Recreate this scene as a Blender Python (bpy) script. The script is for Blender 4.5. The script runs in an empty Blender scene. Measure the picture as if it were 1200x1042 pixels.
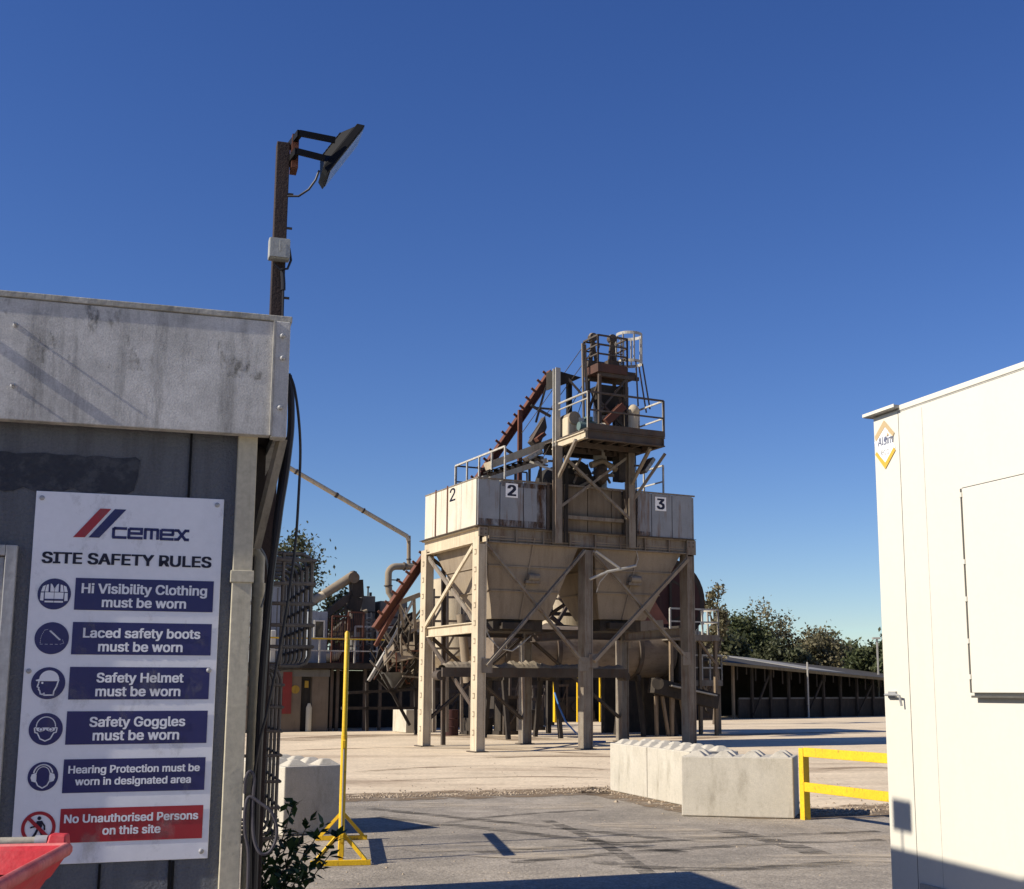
import bpy, math, random
import numpy as np
from mathutils import Vector, Matrix
random.seed(11); rng = np.random.default_rng(5)
R = math.radians
sc = bpy.context.scene
col = sc.collection
# ---------------------------------------------------------------- camera, sky, sun, exposure
FX, CX, CY, HC = 1450.0, 673.0, 570.0, 1.7
TH = math.atan(238 / FX)
cd = bpy.data.cameras.new('camera'); cam = bpy.data.objects.new('camera', cd); col.objects.link(cam)
cam.location = (0, 0, HC); cam.rotation_euler = (math.pi / 2 + TH, 0, 0)
cd.sensor_width = 36; cd.lens = FX / 1200 * 36
cd.shift_x = -(CX - 600) / 1200; cd.shift_y = (CY - 521) / 1200
cd.clip_start = .05; cd.clip_end = 6000
sc.camera = cam
SUN_EL, SUN_A = 33.3, 22.6          # elevation; angle behind the picture's left
sdir = Vector((-math.cos(R(SUN_A)) * math.cos(R(SUN_EL)), -math.sin(R(SUN_A)) * math.cos(R(SUN_EL)), math.sin(R(SUN_EL))))
w = bpy.data.worlds.new('World'); sc.world = w; w.use_nodes = True
nt = w.node_tree; nt.nodes.clear()
sky = nt.nodes.new('ShaderNodeTexSky'); sky.sky_type = 'NISHITA'; sky.sun_disc = False
sky.sun_elevation = R(SUN_EL); sky.sun_rotation = math.atan2(sdir.x, sdir.y)
sky.altitude = 50; sky.air_density = 1.0; sky.dust_density = 0.1; sky.ozone_density = 4.5
bg = nt.nodes.new('ShaderNodeBackground'); bg.inputs['Strength'].default_value = 0.070
wo = nt.nodes.new('ShaderNodeOutputWorld')
hs_ = nt.nodes.new('ShaderNodeHueSaturation'); hs_.inputs['Saturation'].default_value = 1.2; hs_.inputs['Hue'].default_value = .518
nt.links.new(sky.outputs[0], hs_.inputs['Color']); nt.links.new(hs_.outputs[0], bg.inputs[0]); nt.links.new(bg.outputs[0], wo.inputs[0])
sl = bpy.data.lights.new('sun', 'SUN'); sl.energy = 4.2; sl.angle = R(.5); sl.color = (1, .925, .79)
so = bpy.data.objects.new('sun', sl); col.objects.link(so)
so.rotation_euler = sdir.to_track_quat('Z', 'Y').to_euler(); so.location = (-20, -8, 30)
sc.view_settings.view_transform = 'Standard'; sc.view_settings.look = 'None'
sc.view_settings.exposure = 0.7; sc.view_settings.gamma = 1
sc.cycles.max_bounces = 6
sc.cycles.use_denoising = True
# ---------------------------------------------------------------- materials
def mat(name, c1, c2=None, dirt=None, da=.5, rough=.75, metal=0., scale=1.5, streak=(5, 5, .5), dlo=.5, dhi=.72,
        bump=.15, bscale=40., spec=.3, fine=.12, extra=()):
    m = bpy.data.materials.new(name); m.use_nodes = True
    t = m.node_tree; N = t.nodes; L = t.links
    b = N['Principled BSDF']
    b.inputs['Roughness'].default_value = rough; b.inputs['Metallic'].default_value = metal
    b.inputs['Specular IOR Level'].default_value = spec
    tc = N.new('ShaderNodeTexCoord')
    def noise(sca, det=6, stretch=None, rgh=.6):
        n = N.new('ShaderNodeTexNoise'); n.inputs['Scale'].default_value = sca; n.inputs['Detail'].default_value = det
        n.inputs['Roughness'].default_value = rgh
        if stretch:
            mp = N.new('ShaderNodeMapping'); mp.inputs['Scale'].default_value = stretch
            L.new(tc.outputs['Object'], mp.inputs[0]); L.new(mp.outputs[0], n.inputs[0])
        else: L.new(tc.outputs['Object'], n.inputs[0])
        return n.outputs[0]
    def ramp(o, lo, hi, a=0., z=1.):
        r = N.new('ShaderNodeMapRange'); r.inputs[1].default_value = lo; r.inputs[2].default_value = hi
        r.inputs[3].default_value = a; r.inputs[4].default_value = z; r.clamp = True
        L.new(o, r.inputs[0]); return r.outputs[0]
    def mix(f, a, c, mode='MIX'):
        x = N.new('ShaderNodeMix'); x.data_type = 'RGBA'; x.blend_type = mode
        L.new(f, x.inputs[0]) if hasattr(f, 'links') else x.inputs[0].__setattr__('default_value', f)
        for k, v in ((6, a), (7, c)):
            if isinstance(v, tuple): x.inputs[k].default_value = (*v, 1)
            else: L.new(v, x.inputs[k])
        return x.outputs[2]
    c2 = c2 or tuple(v * .82 for v in c1)
    o = mix(ramp(noise(scale), .35, .68), c1, c2)
    if dirt: o = mix(ramp(noise(1.3, 8, streak, .7), dlo, dhi, 0, da), o, dirt)
    if fine:
        o = mix(1.0, o, mix(ramp(noise(bscale * 1.3, 3), .3, .7), (1 - fine,) * 3, (1 + fine,) * 3), 'MULTIPLY')
    for sca, amt in extra:
        o = mix(1.0, o, mix(ramp(noise(sca, 5), .3, .7), (1 - amt,) * 3, (1 + amt,) * 3), 'MULTIPLY')
    L.new(o, b.inputs['Base Color'])
    if bump:
        bp = N.new('ShaderNodeBump'); bp.inputs['Strength'].default_value = bump; bp.inputs['Distance'].default_value = .02
        L.new(noise(bscale, 4), bp.inputs['Height']); L.new(bp.outputs[0], b.inputs['Normal'])
    return m
def leafmat(name, c1, c2):
    m = bpy.data.materials.new(name); m.use_nodes = True; t = m.node_tree; N = t.nodes; L = t.links
    b = N['Principled BSDF']; b.inputs['Roughness'].default_value = .55; b.inputs['Specular IOR Level'].default_value = .25
    g = N.new('ShaderNodeNewGeometry'); r = N.new('ShaderNodeValToRGB')
    r.color_ramp.elements[0].color = (*c1, 1); r.color_ramp.elements[1].color = (*c2, 1)
    L.new(g.outputs['Random Per Island'], r.inputs[0]); L.new(r.outputs[0], b.inputs['Base Color'])
    tr = N.new('ShaderNodeBsdfTranslucent'); L.new(r.outputs[0], tr.inputs[0])
    ms = N.new('ShaderNodeMixShader'); ms.inputs[0].default_value = .3
    L.new(b.outputs[0], ms.inputs[1]); L.new(tr.outputs[0], ms.inputs[2]); L.new(ms.outputs[0], N['Material Output'].inputs[0])
    return m
RUST = (.10, .045, .022); SOOT = (.035, .03, .026)
M = dict(
 render_wall=mat('render_wall', (.145, .155, .175), (.12, .128, .145), (.05, .052, .058), .6, .85, bump=.55, bscale=95, streak=(7, 7, .8)),
 patch=mat('patch', (.030, .034, .048), (.045, .05, .062), (.075, .08, .092), .8, .8, scale=5, bump=.4, bscale=60, dlo=.5, dhi=.6, streak=(8, 3, 9)),
 fascia=mat('fascia', (.56, .545, .52), (.43, .42, .40), (.10, .098, .09), .75, .9, scale=3.2, streak=(9, 9, 1.1), dlo=.5, dhi=.74, bump=.10, bscale=160, extra=((7, .12), (26, .10))),
 fascia_cap=mat('fascia_cap', (.40, .385, .35), (.25, .24, .21), (.08, .075, .06), .6, .9, scale=8, bump=.2),
 cream=mat('cream', (.52, .475, .36), (.46, .415, .31), (.22, .19, .13), .5, .6, streak=(14, 14, .5), bump=.05),
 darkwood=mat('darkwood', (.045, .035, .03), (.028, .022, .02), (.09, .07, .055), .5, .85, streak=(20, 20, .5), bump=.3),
 greywood=mat('greywood', (.26, .23, .19), (.17, .15, .12), (.07, .06, .05), .6, .9, streak=(20, 20, .7), bump=.3),
 polebrown=mat('polebrown', (.030, .021, .020), (.045, .028, .024), (.10, .075, .06), .35, .75, streak=(12, 12, 2), bump=.25, bscale=70),
 alu=mat('alu', (.42, .42, .43), (.33, .33, .33), (.16, .15, .14), .5, .5, .3, bump=.05),
 boxgrey=mat('boxgrey', (.36, .37, .36), (.30, .30, .29), (.15, .14, .12), .5, .6, bump=.05),
 black=mat('black', (.005, .005, .006), (.008, .008, .009), None, rough=.55, bump=0, fine=0, spec=.15),
 cable=mat('cable', (.014, .014, .018), (.022, .02, .026), None, rough=.45, bump=0, fine=0),
 hose=mat('hose', (.06, .055, .065), (.045, .04, .05), None, rough=.6, bump=0),
 lens=mat('lens', (.26, .26, .24), (.12, .12, .11), (.05, .05, .05), .7, .18, 0, scale=14, bump=.0, spec=.6),
 signwhite=mat('signwhite', (.80, .80, .84), (.77, .77, .81), (.62, .62, .66), .35, .32, streak=(3, 3, 2), dlo=.5, dhi=.7, bump=0, fine=.02, spec=.5),
 signblue=mat('signblue', (.016, .016, .105), (.018, .018, .115), None, rough=.35, bump=0, fine=.03, spec=.5),
 signred=mat('signred', (.36, .016, .028), (.34, .016, .026), None, rough=.35, bump=0, fine=.03, spec=.5),
 signink=mat('signink', (.012, .012, .03), (.014, .014, .034), None, rough=.4, bump=0, fine=0),
 cabwhite=mat('cabwhite', (.63, .60, .52), (.615, .585, .505), (.53, .50, .42), .22, .45, streak=(4, 4, .35), bump=.02, fine=.015, spec=.4),
 cabgrey=mat('cabgrey', (.34, .33, .30), (.28, .27, .25), None, rough=.6, bump=.05),
 sealfaint=mat('sealfaint', (.42, .40, .36), (.36, .35, .31), None, rough=.7, bump=0),
 seal=mat('seal', (.09, .085, .075), (.06, .056, .05), None, rough=.7, bump=0),
 logo_gold=mat('logo_gold', (.47, .35, .19), (.46, .34, .19), None, rough=.5, bump=0, fine=0),
 logo_yellow=mat('logo_yellow', (.60, .37, .05), (.58, .36, .05), None, rough=.5, bump=0, fine=0),
 logo_slate=mat('logo_slate', (.12, .13, .19), (.13, .14, .2), None, rough=.5, bump=0, fine=0),
 decal=mat('decal', (.84, .84, .84), (.83, .83, .83), None, rough=.45, bump=0, fine=0),
 concrete=mat('concrete', (.50, .455, .375), (.43, .39, .315), (.25, .22, .165), .6, .9, scale=2.5, streak=(3, 3, .9), dlo=.50, dhi=.70, extra=((5, .07), (18, .07)), bump=.16, bscale=60),
 yellow=mat('yellow', (.72, .46, .015), (.66, .40, .015), (.17, .10, .04), .75, .5, streak=(22, 22, 9), dlo=.58, dhi=.66, bump=.05, spec=.4),
 redrim=mat('redrim', (.50, .10, .10), (.52, .17, .165), (.40, .04, .045), .6, .6, scale=9, streak=(8, 8, 8), dlo=.45, dhi=.65, bump=.1, bscale=60),
 redbin=mat('redbin', (.52, .035, .045), (.47, .035, .045), (.50, .16, .15), .55, .55, scale=4, streak=(6, 6, 6), dlo=.45, dhi=.7, bump=.1, bscale=50),
 pipegrey=mat('pipegrey', (.38, .35, .28), (.30, .28, .23), (.16, .13, .10), .5, .6, bump=.1),
 tyre=mat('tyre', (.018, .018, .02), (.025, .024, .024), (.06, .055, .05), .5, .85, bump=.3, bscale=60),
 tanlit=mat('tanlit', (.53, .45, .325), (.44, .365, .26), (.17, .115, .07), .55, .8, scale=1.3, streak=(6, 6, .5), dlo=.5, dhi=.75),  # lit copy of the tan, with sunlight put into the colour
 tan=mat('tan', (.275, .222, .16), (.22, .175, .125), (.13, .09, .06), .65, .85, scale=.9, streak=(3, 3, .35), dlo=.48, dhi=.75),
 binwhite=mat('binwhite', (.55, .51, .42), (.49, .45, .36), (.28, .16, .085), .75, .6, streak=(4, 4, .22), dlo=.54, dhi=.70),
 bingrey=mat('bingrey', (.25, .265, .285), (.215, .23, .25), (.15, .085, .045), .85, .6, scale=.8, streak=(3.2, 3.2, .3), dlo=.50, dhi=.64, extra=((3, .08),)),
 binbrown=mat('binbrown', (.20, .16, .115), (.15, .12, .085), (.07, .045, .03), .7, .85, streak=(4, 4, .3), dlo=.45, dhi=.7),
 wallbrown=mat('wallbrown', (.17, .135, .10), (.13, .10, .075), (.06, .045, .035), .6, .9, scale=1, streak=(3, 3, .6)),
 steel=mat('steel', (.225, .195, .158), (.16, .135, .105), RUST, .7, .8, scale=2.2, streak=(6, 6, .8), dlo=.48, dhi=.68),
 guard=mat('guard', (.19, .17, .15), (.13, .115, .10), RUST, .4, .7, scale=4),
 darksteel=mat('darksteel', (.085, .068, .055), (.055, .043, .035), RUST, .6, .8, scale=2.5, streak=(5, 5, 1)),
 deckrust=mat('deckrust', (.10, .047, .034), (.07, .036, .027), SOOT, .6, .85),
 rust=mat('rust', (.15, .058, .036), (.105, .040, .026), SOOT, .6, .85, scale=2.5, streak=(5, 5, 1)),
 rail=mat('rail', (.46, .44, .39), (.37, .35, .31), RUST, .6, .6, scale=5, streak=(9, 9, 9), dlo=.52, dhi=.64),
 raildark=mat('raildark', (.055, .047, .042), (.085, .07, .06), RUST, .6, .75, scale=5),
 silver=mat('silver', (.40, .385, .35), (.31, .295, .26), (.22, .15, .09), .6, .5, streak=(5, 5, .6), dlo=.52, dhi=.72),
 motor=mat('motor', (.10, .15, .145), (.085, .125, .125), (.05, .04, .03), .6, .6, scale=5),
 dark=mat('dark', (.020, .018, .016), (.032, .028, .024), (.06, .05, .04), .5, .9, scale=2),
 dark_brown=mat('dark_brown', (.045, .037, .031), (.030, .025, .021), (.10, .075, .055), .5, .9, scale=1.2, streak=(3, 3, 1)),
 maroon=mat('maroon', (.060, .024, .021), (.042, .018, .017), (.09, .055, .04), .5, .85, scale=1.5),
 drum=mat('drum', (.20, .155, .115), (.155, .12, .09), (.06, .04, .03), .6, .8, scale=1.4, streak=(2, 5, 5)),
 greycabin=mat('greycabin', (.27, .29, .33), (.23, .25, .28), (.12, .12, .12), .6, .7, streak=(4, 4, .5)),
 darkgrey=mat('darkgrey', (.15, .145, .135), (.115, .11, .10), (.06, .05, .04), .6, .8, scale=1.3, streak=(3, 3, .5)),
 glass=mat('glass', (.02, .023, .028), (.025, .028, .032), None, rough=.08, bump=0, fine=0, spec=.6),
 roof=mat('roof', (.060, .054, .048), (.042, .038, .034), (.05, .045, .04), .6, .9, scale=.7),
 rooflight=mat('rooflight', (.27, .26, .24), (.21, .205, .19), (.2, .18, .15), .5, .7, scale=1),
 woodpost=mat('woodpost', (.24, .18, .12), (.17, .125, .085), (.08, .06, .04), .6, .9, streak=(9, 9, .6)),
 bark=mat('bark', (.13, .10, .075), (.085, .066, .05), None, rough=.95, bump=.5, bscale=12),
 blue=mat('blue', (.06, .17, .42), (.05, .14, .36), None, rough=.5, bump=0),
 sand_heap=mat('sand_heap', (.26, .215, .16), (.20, .165, .12), (.10, .08, .06), .5, .95, scale=3, bump=.6, bscale=14),
 leaf_far=leafmat('leaf_far', (.045, .060, .024), (.12, .13, .06)),
 leaf_dark=leafmat('leaf_dark', (.036, .046, .022), (.115, .118, .062)), dullred=mat('dullred', (.22, .03, .028), (.17, .026, .025), SOOT, .4, .7), dullyellow=mat('dullyellow', (.36, .23, .03), (.28, .18, .03), SOOT, .5, .7),
 leaf_dry=leafmat('leaf_dry', (.085, .08, .042), (.22, .19, .11)),
 leaf_near=leafmat('leaf_near', (.022, .045, .014), (.055, .095, .028)),
)
def stainmat(name, c, lo, hi, amt, sc_=(3, 3, 3)):       # a patchy thin stain: clear where there is none
    m = bpy.data.materials.new(name); m.use_nodes = True; t = m.node_tree; N = t.nodes; L = t.links
    b = N['Principled BSDF']; b.inputs['Base Color'].default_value = (*c, 1); b.inputs['Roughness'].default_value = .95; b.inputs['Specular IOR Level'].default_value = .1
    tc = N.new('ShaderNodeTexCoord'); mp = N.new('ShaderNodeMapping'); mp.inputs['Scale'].default_value = sc_; n = N.new('ShaderNodeTexNoise')
    n.inputs['Scale'].default_value = 1; n.inputs['Detail'].default_value = 9; n.inputs['Roughness'].default_value = .7
    L.new(tc.outputs['Object'], mp.inputs[0]); L.new(mp.outputs[0], n.inputs[0])
    r = N.new('ShaderNodeMapRange'); r.inputs[1].default_value = lo; r.inputs[2].default_value = hi; r.inputs[3].default_value = 0; r.inputs[4].default_value = amt
    L.new(n.outputs[0], r.inputs[0]); tr = N.new('ShaderNodeBsdfTransparent'); ms = N.new('ShaderNodeMixShader')
    L.new(r.outputs[0], ms.inputs[0]); L.new(tr.outputs[0], ms.inputs[1]); L.new(b.outputs[0], ms.inputs[2]); L.new(ms.outputs[0], N['Material Output'].inputs[0]); return m
# ---------------------------------------------------------------- mesh builder
class MB:
    def __init__(s): s.v = []; s.f = []; s.sm = False
    def quad(s, *p):
        k = len(s.v); s.v += [tuple(q) for q in p]; s.f.append(tuple(range(k, k + len(p)))); return s
    def hexa(s, P):                       # 8 points, bottom 4 ccw then top 4
        k = len(s.v); s.v += [tuple(p) for p in P]
        s.f += [tuple(k + i for i in q) for q in ((3, 2, 1, 0), (4, 5, 6, 7), (0, 1, 5, 4), (1, 2, 6, 5), (2, 3, 7, 6), (3, 0, 4, 7))]
        return s
    def box(s, x0, x1, y0, y1, z0, z1):
        return s.hexa([(x0, y0, z0), (x1, y0, z0), (x1, y1, z0), (x0, y1, z0), (x0, y0, z1), (x1, y0, z1), (x1, y1, z1), (x0, y1, z1)])
    def beam(s, p, q, a, b=None, up=(0, 0, 1)):   # a across, b along up
        b = b or a; p, q = Vector(p), Vector(q); d = (q - p).normalized(); u = Vector(up)
        if abs(d.dot(u)) > .97: u = Vector((0, 1, 0))
        x = d.cross(u).normalized() * a / 2; y = x.cross(d).normalized() * b / 2
        return s.hexa([p - x - y, p + x - y, q + x - y, q - x - y, p - x + y, p + x + y, q + x + y, q - x + y])
    def ibeam(s, p, q, a, b, t=.03, up=(0, 0, 1)):
        p, q = Vector(p), Vector(q); d = (q - p).normalized(); u = Vector(up)
        if abs(d.dot(u)) > .97: u = Vector((0, 1, 0))
        x = d.cross(u).normalized(); y = x.cross(d).normalized(); o = y * (b / 2 - t / 2)
        s.beam(p + o, q + o, a, t, y); s.beam(p - o, q - o, a, t, y); s.beam(p, q, t, b - 2 * t, y); return s
    def tube(s, pts, r, n=8, closed=False, cap=True):
        P = [Vector(p) for p in pts]; k0 = len(s.v); m = len(P); u = None
        rr = r if hasattr(r, '__len__') else [r] * m
        for i, p in enumerate(P):
            a = P[i - 1] if (i or closed) else p; c = P[(i + 1) % m] if (i < m - 1 or closed) else p
            d = (c - a).normalized()
            if u is None:
                u = Vector((0, 0, 1)) if abs(d.z) < .9 else Vector((1, 0, 0))
            u = (u - d * u.dot(d)).normalized(); v = d.cross(u)
            for j in range(n):
                t = 2 * math.pi * j / n; s.v.append(tuple(p + (u * math.cos(t) + v * math.sin(t)) * rr[i]))
        for i in range(m if closed else m - 1):
            for j in range(n):
                a = k0 + i * n + j; b = k0 + i * n + (j + 1) % n; i2 = (i + 1) % m
                s.f.append((a, b, k0 + i2 * n + (j + 1) % n, k0 + i2 * n + j))
        if cap and not closed:
            s.f.append(tuple(k0 + j for j in reversed(range(n)))); s.f.append(tuple(k0 + (m - 1) * n + j for j in range(n)))
        return s
    def cyl(s, p, q, r, n=20): return s.tube([p, q], r, n)
    def prism(s, poly, O, ax, ay, th):     # 2-D outline (convex or not) extruded by th along ax x ay
        O, ax, ay = Vector(O), Vector(ax), Vector(ay); az = ax.cross(ay).normalized() * th; k = len(s.v); n = len(poly)
        s.v += [tuple(O + ax * a + ay * b) for a, b in poly] + [tuple(O + ax * a + ay * b + az) for a, b in poly]
        s.f.append(tuple(k + i for i in reversed(range(n)))); s.f.append(tuple(k + n + i for i in range(n)))
        for i in range(n): s.f.append((k + i, k + (i + 1) % n, k + n + (i + 1) % n, k + n + i))
        return s
    def sphere(s, c, rx, ry, rz, n=12, m=8, j=0.):
        k = len(s.v)
        for i in range(m + 1):
            for q in range(n):
                a = math.pi * i / m; t = 2 * math.pi * q / n; g = 1 + random.uniform(-j, j)
                s.v.append((c[0] + rx * g * math.sin(a) * math.cos(t), c[1] + ry * g * math.sin(a) * math.sin(t), c[2] + rz * g * math.cos(a)))
        for i in range(m):
            for q in range(n): s.f.append((k + i * n + q, k + (i + 1) * n + q, k + (i + 1) * n + (q + 1) % n, k + i * n + (q + 1) % n))
        return s
# ---------------------------------------------------------------- frames, things, parts
class Frame:
    def __init__(s, x, y, dx, dy):
        n = math.hypot(dx, dy); s.o = Vector((x, y, 0)); s.a = Vector((dx / n, dy / n, 0)); s.b = Vector((-s.a.y, s.a.x, 0)); s.rot = math.atan2(s.a.y, s.a.x)
    def w(s, p): return s.o + s.a * p[0] + s.b * p[1] + Vector((0, 0, p[2]))
    def l(s, p): q = Vector(p) - s.o; return (q.dot(s.a), q.dot(s.b), q.z)
    def on(s, u, v, t=0.):               # the point of the plane y = t seen at photo pixel (u, v)
        d = ray(u, v); c = Vector((0, 0, HC)); k = ((s.o + s.b * t - c).dot(s.b)) / d.dot(s.b); return s.l(c + d * k)
    def side(s, u, v, x=0.):             # the same for the plane x = const
        d = ray(u, v); c = Vector((0, 0, HC)); k = ((s.o + s.a * x - c).dot(s.a)) / d.dot(s.a); return s.l(c + d * k)
def ray(u, v):
    a, b = (u - CX) / FX, (CY - v) / FX
    return Vector((a, math.cos(TH) - b * math.sin(TH), math.sin(TH) + b * math.cos(TH)))
def gnd(u, v, z=0.):
    d = ray(u, v); p = d * ((z - HC) / d.z); return Vector((p.x, p.y, z))
def far(u, v, Y):
    d = ray(u, v) * 1.0; p = d * (Y / d.y); return Vector((p.x, Y, p.z + HC))
WORLD = Frame(0, 0, 1, 0)
OFF = {}
def thing(name, label, cat, frame=WORLD, base=(0, 0, 0), group=None):
    o = bpy.data.objects.new(name, None); col.objects.link(o); o.empty_display_size = .3
    o.location = frame.w(base); o.rotation_euler.z = frame.rot
    o['label'] = label; o['category'] = cat
    if group: o['group'] = group
    OFF[o.name] = Vector(base); return o
def mesh(name, mb, off):
    me = bpy.data.meshes.new(name)
    me.from_pydata([tuple(Vector(p) - off) for p in mb.v], [], mb.f); me.validate(); me.update(); return me
def finish(o, mb, m, bevel):
    o.data.materials.append(M[m] if isinstance(m, str) else m)
    if mb.sm:
        o.data.polygons.foreach_set('use_smooth', [True] * len(o.data.polygons))
        try: o.data.set_sharp_from_angle(angle=R(40))
        except Exception: pass
    if bevel:
        b = o.modifiers.new('bevel', 'BEVEL'); b.width = bevel; b.segments = 2; b.limit_method = 'ANGLE'
def part(parent, name, mb, m, label=None, bevel=0, smooth=False):
    off = OFF[parent.name]; mb.sm = mb.sm or smooth
    o = bpy.data.objects.new(name, mesh(name, mb, off)); col.objects.link(o); o.parent = parent
    OFF[o.name] = off; finish(o, mb, m, bevel)
    if label: o['label'] = label
    return o
def single(name, label, cat, mb, m, frame=WORLD, base=(0, 0, 0), group=None, bevel=0, smooth=False, kind=None):
    mb.sm = mb.sm or smooth
    o = bpy.data.objects.new(name, mesh(name, mb, Vector(base))); col.objects.link(o)
    o.location = frame.w(base); o.rotation_euler.z = frame.rot; finish(o, mb, m, bevel); OFF[o.name] = Vector(base)
    if kind: o['kind'] = kind
    if label: o['label'] = label
    if cat: o['category'] = cat
    if group: o['group'] = group
    return o
import os
FONT = None
try:
    FONT = bpy.data.fonts.load(os.path.join(bpy.utils.system_resource('DATAFILES'), 'fonts', 'Inter.woff2'))
except Exception: pass
def text_mb(s, x0, x1, zb, y, bold=.0, height=None):     # lettering in the x-z plane, facing -y, fitted to a width
    c = bpy.data.curves.new('lettering', 'FONT'); c.body = s; c.size = 1; c.resolution_u = 3
    if FONT: c.font = FONT
    o = bpy.data.objects.new('lettering', c); me = bpy.data.meshes.new_from_object(o)
    P = np.array([v.co[:] for v in me.vertices]); mb = MB()
    k = (x1 - x0) / (P[:, 0].max() - P[:, 0].min()); kz = k if height is None else height / (P[:, 1].max() - P[:, 1].min())
    F_ = [tuple(f.vertices) for f in me.polygons]; e = bold
    for i, (dx, dz) in enumerate(((0, 0), (-e, 0), (e, 0), (-e, e * .5), (e, e * .5), (-e, -e * .5), (e, -e * .5)) if bold else ((0, 0),)):   # heavier strokes
        n = len(mb.v); mb.v += [(x0 + (p[0] - P[:, 0].min() + dx) * k, y - i * .00006, zb + (p[1] + dz) * kz) for p in P]; mb.f += [tuple(q + n for q in f) for f in F_]
    bpy.data.objects.remove(o); bpy.data.curves.remove(c); bpy.data.meshes.remove(me); return mb
def disc(mb, cx, cz, y, r, n=40, r2=None):
    if r2 is None: return mb.quad(*[(cx + r * math.cos(2 * math.pi * i / n), y, cz + r * math.sin(2 * math.pi * i / n)) for i in range(n)])
    for i in range(n):
        a, b = 2 * math.pi * i / n, 2 * math.pi * (i + 1) / n
        mb.quad((cx + r2 * math.cos(a), y, cz + r2 * math.sin(a)), (cx + r * math.cos(a), y, cz + r * math.sin(a)), (cx + r * math.cos(b), y, cz + r * math.sin(b)), (cx + r2 * math.cos(b), y, cz + r2 * math.sin(b)))
    return mb
def stroke(mb, pts, wd, y, closed=False):                # flat drawn line in the x-z plane
    n = len(pts)
    for i in range(n if closed else n - 1):
        a = Vector((*pts[i], 0)); b = Vector((*pts[(i + 1) % n], 0)); d = (b - a).normalized(); e = Vector((-d.y, d.x, 0)) * wd / 2; a = a - d * wd * .35; b = b + d * wd * .35
        mb.quad(*[(q.x, y, q.y) for q in (a - e, b - e, b + e, a + e)])
    return mb
def poly(mb, pts, y):
    return mb.quad(*[(a, y, b) for a, b in pts])
def railing(mb, pts, h=1.0, r=.024, mids=(.5,), step=1.1, toe=0):
    for a, b in zip(pts, pts[1:]):
        a, b = Vector(a), Vector(b); n = max(1, round((b - a).length / step)); up = Vector((0, 0, h))
        for i in range(n + 1):
            p = a.lerp(b, i / n); mb.beam(p, p + up, 2 * r, 2 * r)
        mb.beam(a + up, b + up, 2 * r, 2 * r)
        for m_ in mids: mb.beam(a + up * m_, b + up * m_, 1.7 * r, 1.7 * r)
        if toe: mb.beam(a + Vector((0, 0, toe / 2)), b + Vector((0, 0, toe / 2)), .015, toe)
    return mb
# ---------------------------------------------------------------- ground
M['sand'] = mat('sand', (.67, .542, .378), (.585, .472, .328), (.32, .23, .15), .8, .95, scale=.18, streak=(.07, .22, 1), dlo=.52, dhi=.66, bump=.35, bscale=9, fine=.18, extra=((.9, .10), (4, .08)))
M['tarmac'] = mat('tarmac', (.325, .28, .225), (.225, .196, .158), (.44, .37, .28), .6, .95, scale=.45, streak=(.16, .5, 1), dlo=.52, dhi=.75, bump=.6, bscale=32, fine=.32, extra=((1.6, .16), (7, .16), (22, .22)))
def sheet(xs, ys, z):
    mb = MB(); mb.v = [(x, y, z) for y in ys for x in xs]; n = len(xs)
    mb.f = [(j * n + i, j * n + i + 1, (j + 1) * n + i + 1, (j + 1) * n + i) for j in range(len(ys) - 1) for i in range(n - 1)]; return mb
single('ground', None, None, sheet([-3000, -200, -40, 0, 40, 200, 3000], [-3000, -40, 0, 30, 60, 120, 400, 4500], 0), 'sand', kind='structure')
edge_px = [(300, 942), (400, 936), (470, 934), (560, 932), (640, 930), (715, 927), (770, 936), (830, 948), (900, 956), (1000, 953), (1060, 949)]
edge = [gnd(*p) for p in edge_px]
edge = [Vector((-60, edge[0].y - 4, 0))] + edge + [Vector((60, edge[-1].y + 6, 0))]
er = []
for a, b in zip(edge, edge[1:]):
    n = max(2, int((b - a).length / .12)) if (b - a).length < 12 else 12
    for i in range(n): er.append(a.lerp(b, i / n) + Vector((0, random.gauss(0, .045) + .10 * math.sin(i * .9 + a.x), 0)))
er.append(edge[-1])
mb = MB()
for a, b in zip(er, er[1:]): mb.quad((a.x, -40, .004), (b.x, -40, .004), (b.x, b.y, .004), (a.x, a.y, .004))
single('yard_paving', None, None, mb, 'tarmac', kind='structure')
# loose stones swept up along the edge of the paving
M['stone'] = mat('stone', (.40, .32, .23), (.28, .22, .16), None, rough=.95, scale=6, bump=0)
mb = MB()
def stone(p, r):
    k = len(mb.v); a = random.random() * 6.28; h = r * random.uniform(.5, .9)
    for i in range(5):
        t = a + i * 1.257; g = r * random.uniform(.7, 1.2); mb.v.append((p.x + g * math.cos(t), p.y + g * math.sin(t), .0))
    for i in range(4):
        t = a + i * 1.57; g = r * random.uniform(.35, .6); mb.v.append((p.x + g * math.cos(t), p.y + g * math.sin(t), h))
    mb.f.append((k + 5, k + 6, k + 7, k + 8))
    for i in range(4): mb.f += [(k + i, k + i + 1, k + 5 + i)]
    for i in range(3): mb.f += [(k + i + 1, k + 6 + i, k + 5 + i)]
    mb.f += [(k + 4, k, k + 8), (k, k + 5, k + 8), (k + 4, k + 8, k + 7)]
for i in range(2600):
    p = random.choice(er[12:-12]); q = p + Vector((random.gauss(0, .3), abs(random.gauss(0, .5)) - .15, 0)); stone(q, random.uniform(.008, .03) * (1.6 if random.random() < .06 else 1))
for i in range(500):
    stone(Vector((random.uniform(-4, 5), random.uniform(9, 30), 0)), random.uniform(.006, .02))
single('gravel', 'loose sandy gravel swept along the edge of the grey paving', 'gravel', mb, 'stone', kind='stuff')
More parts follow.
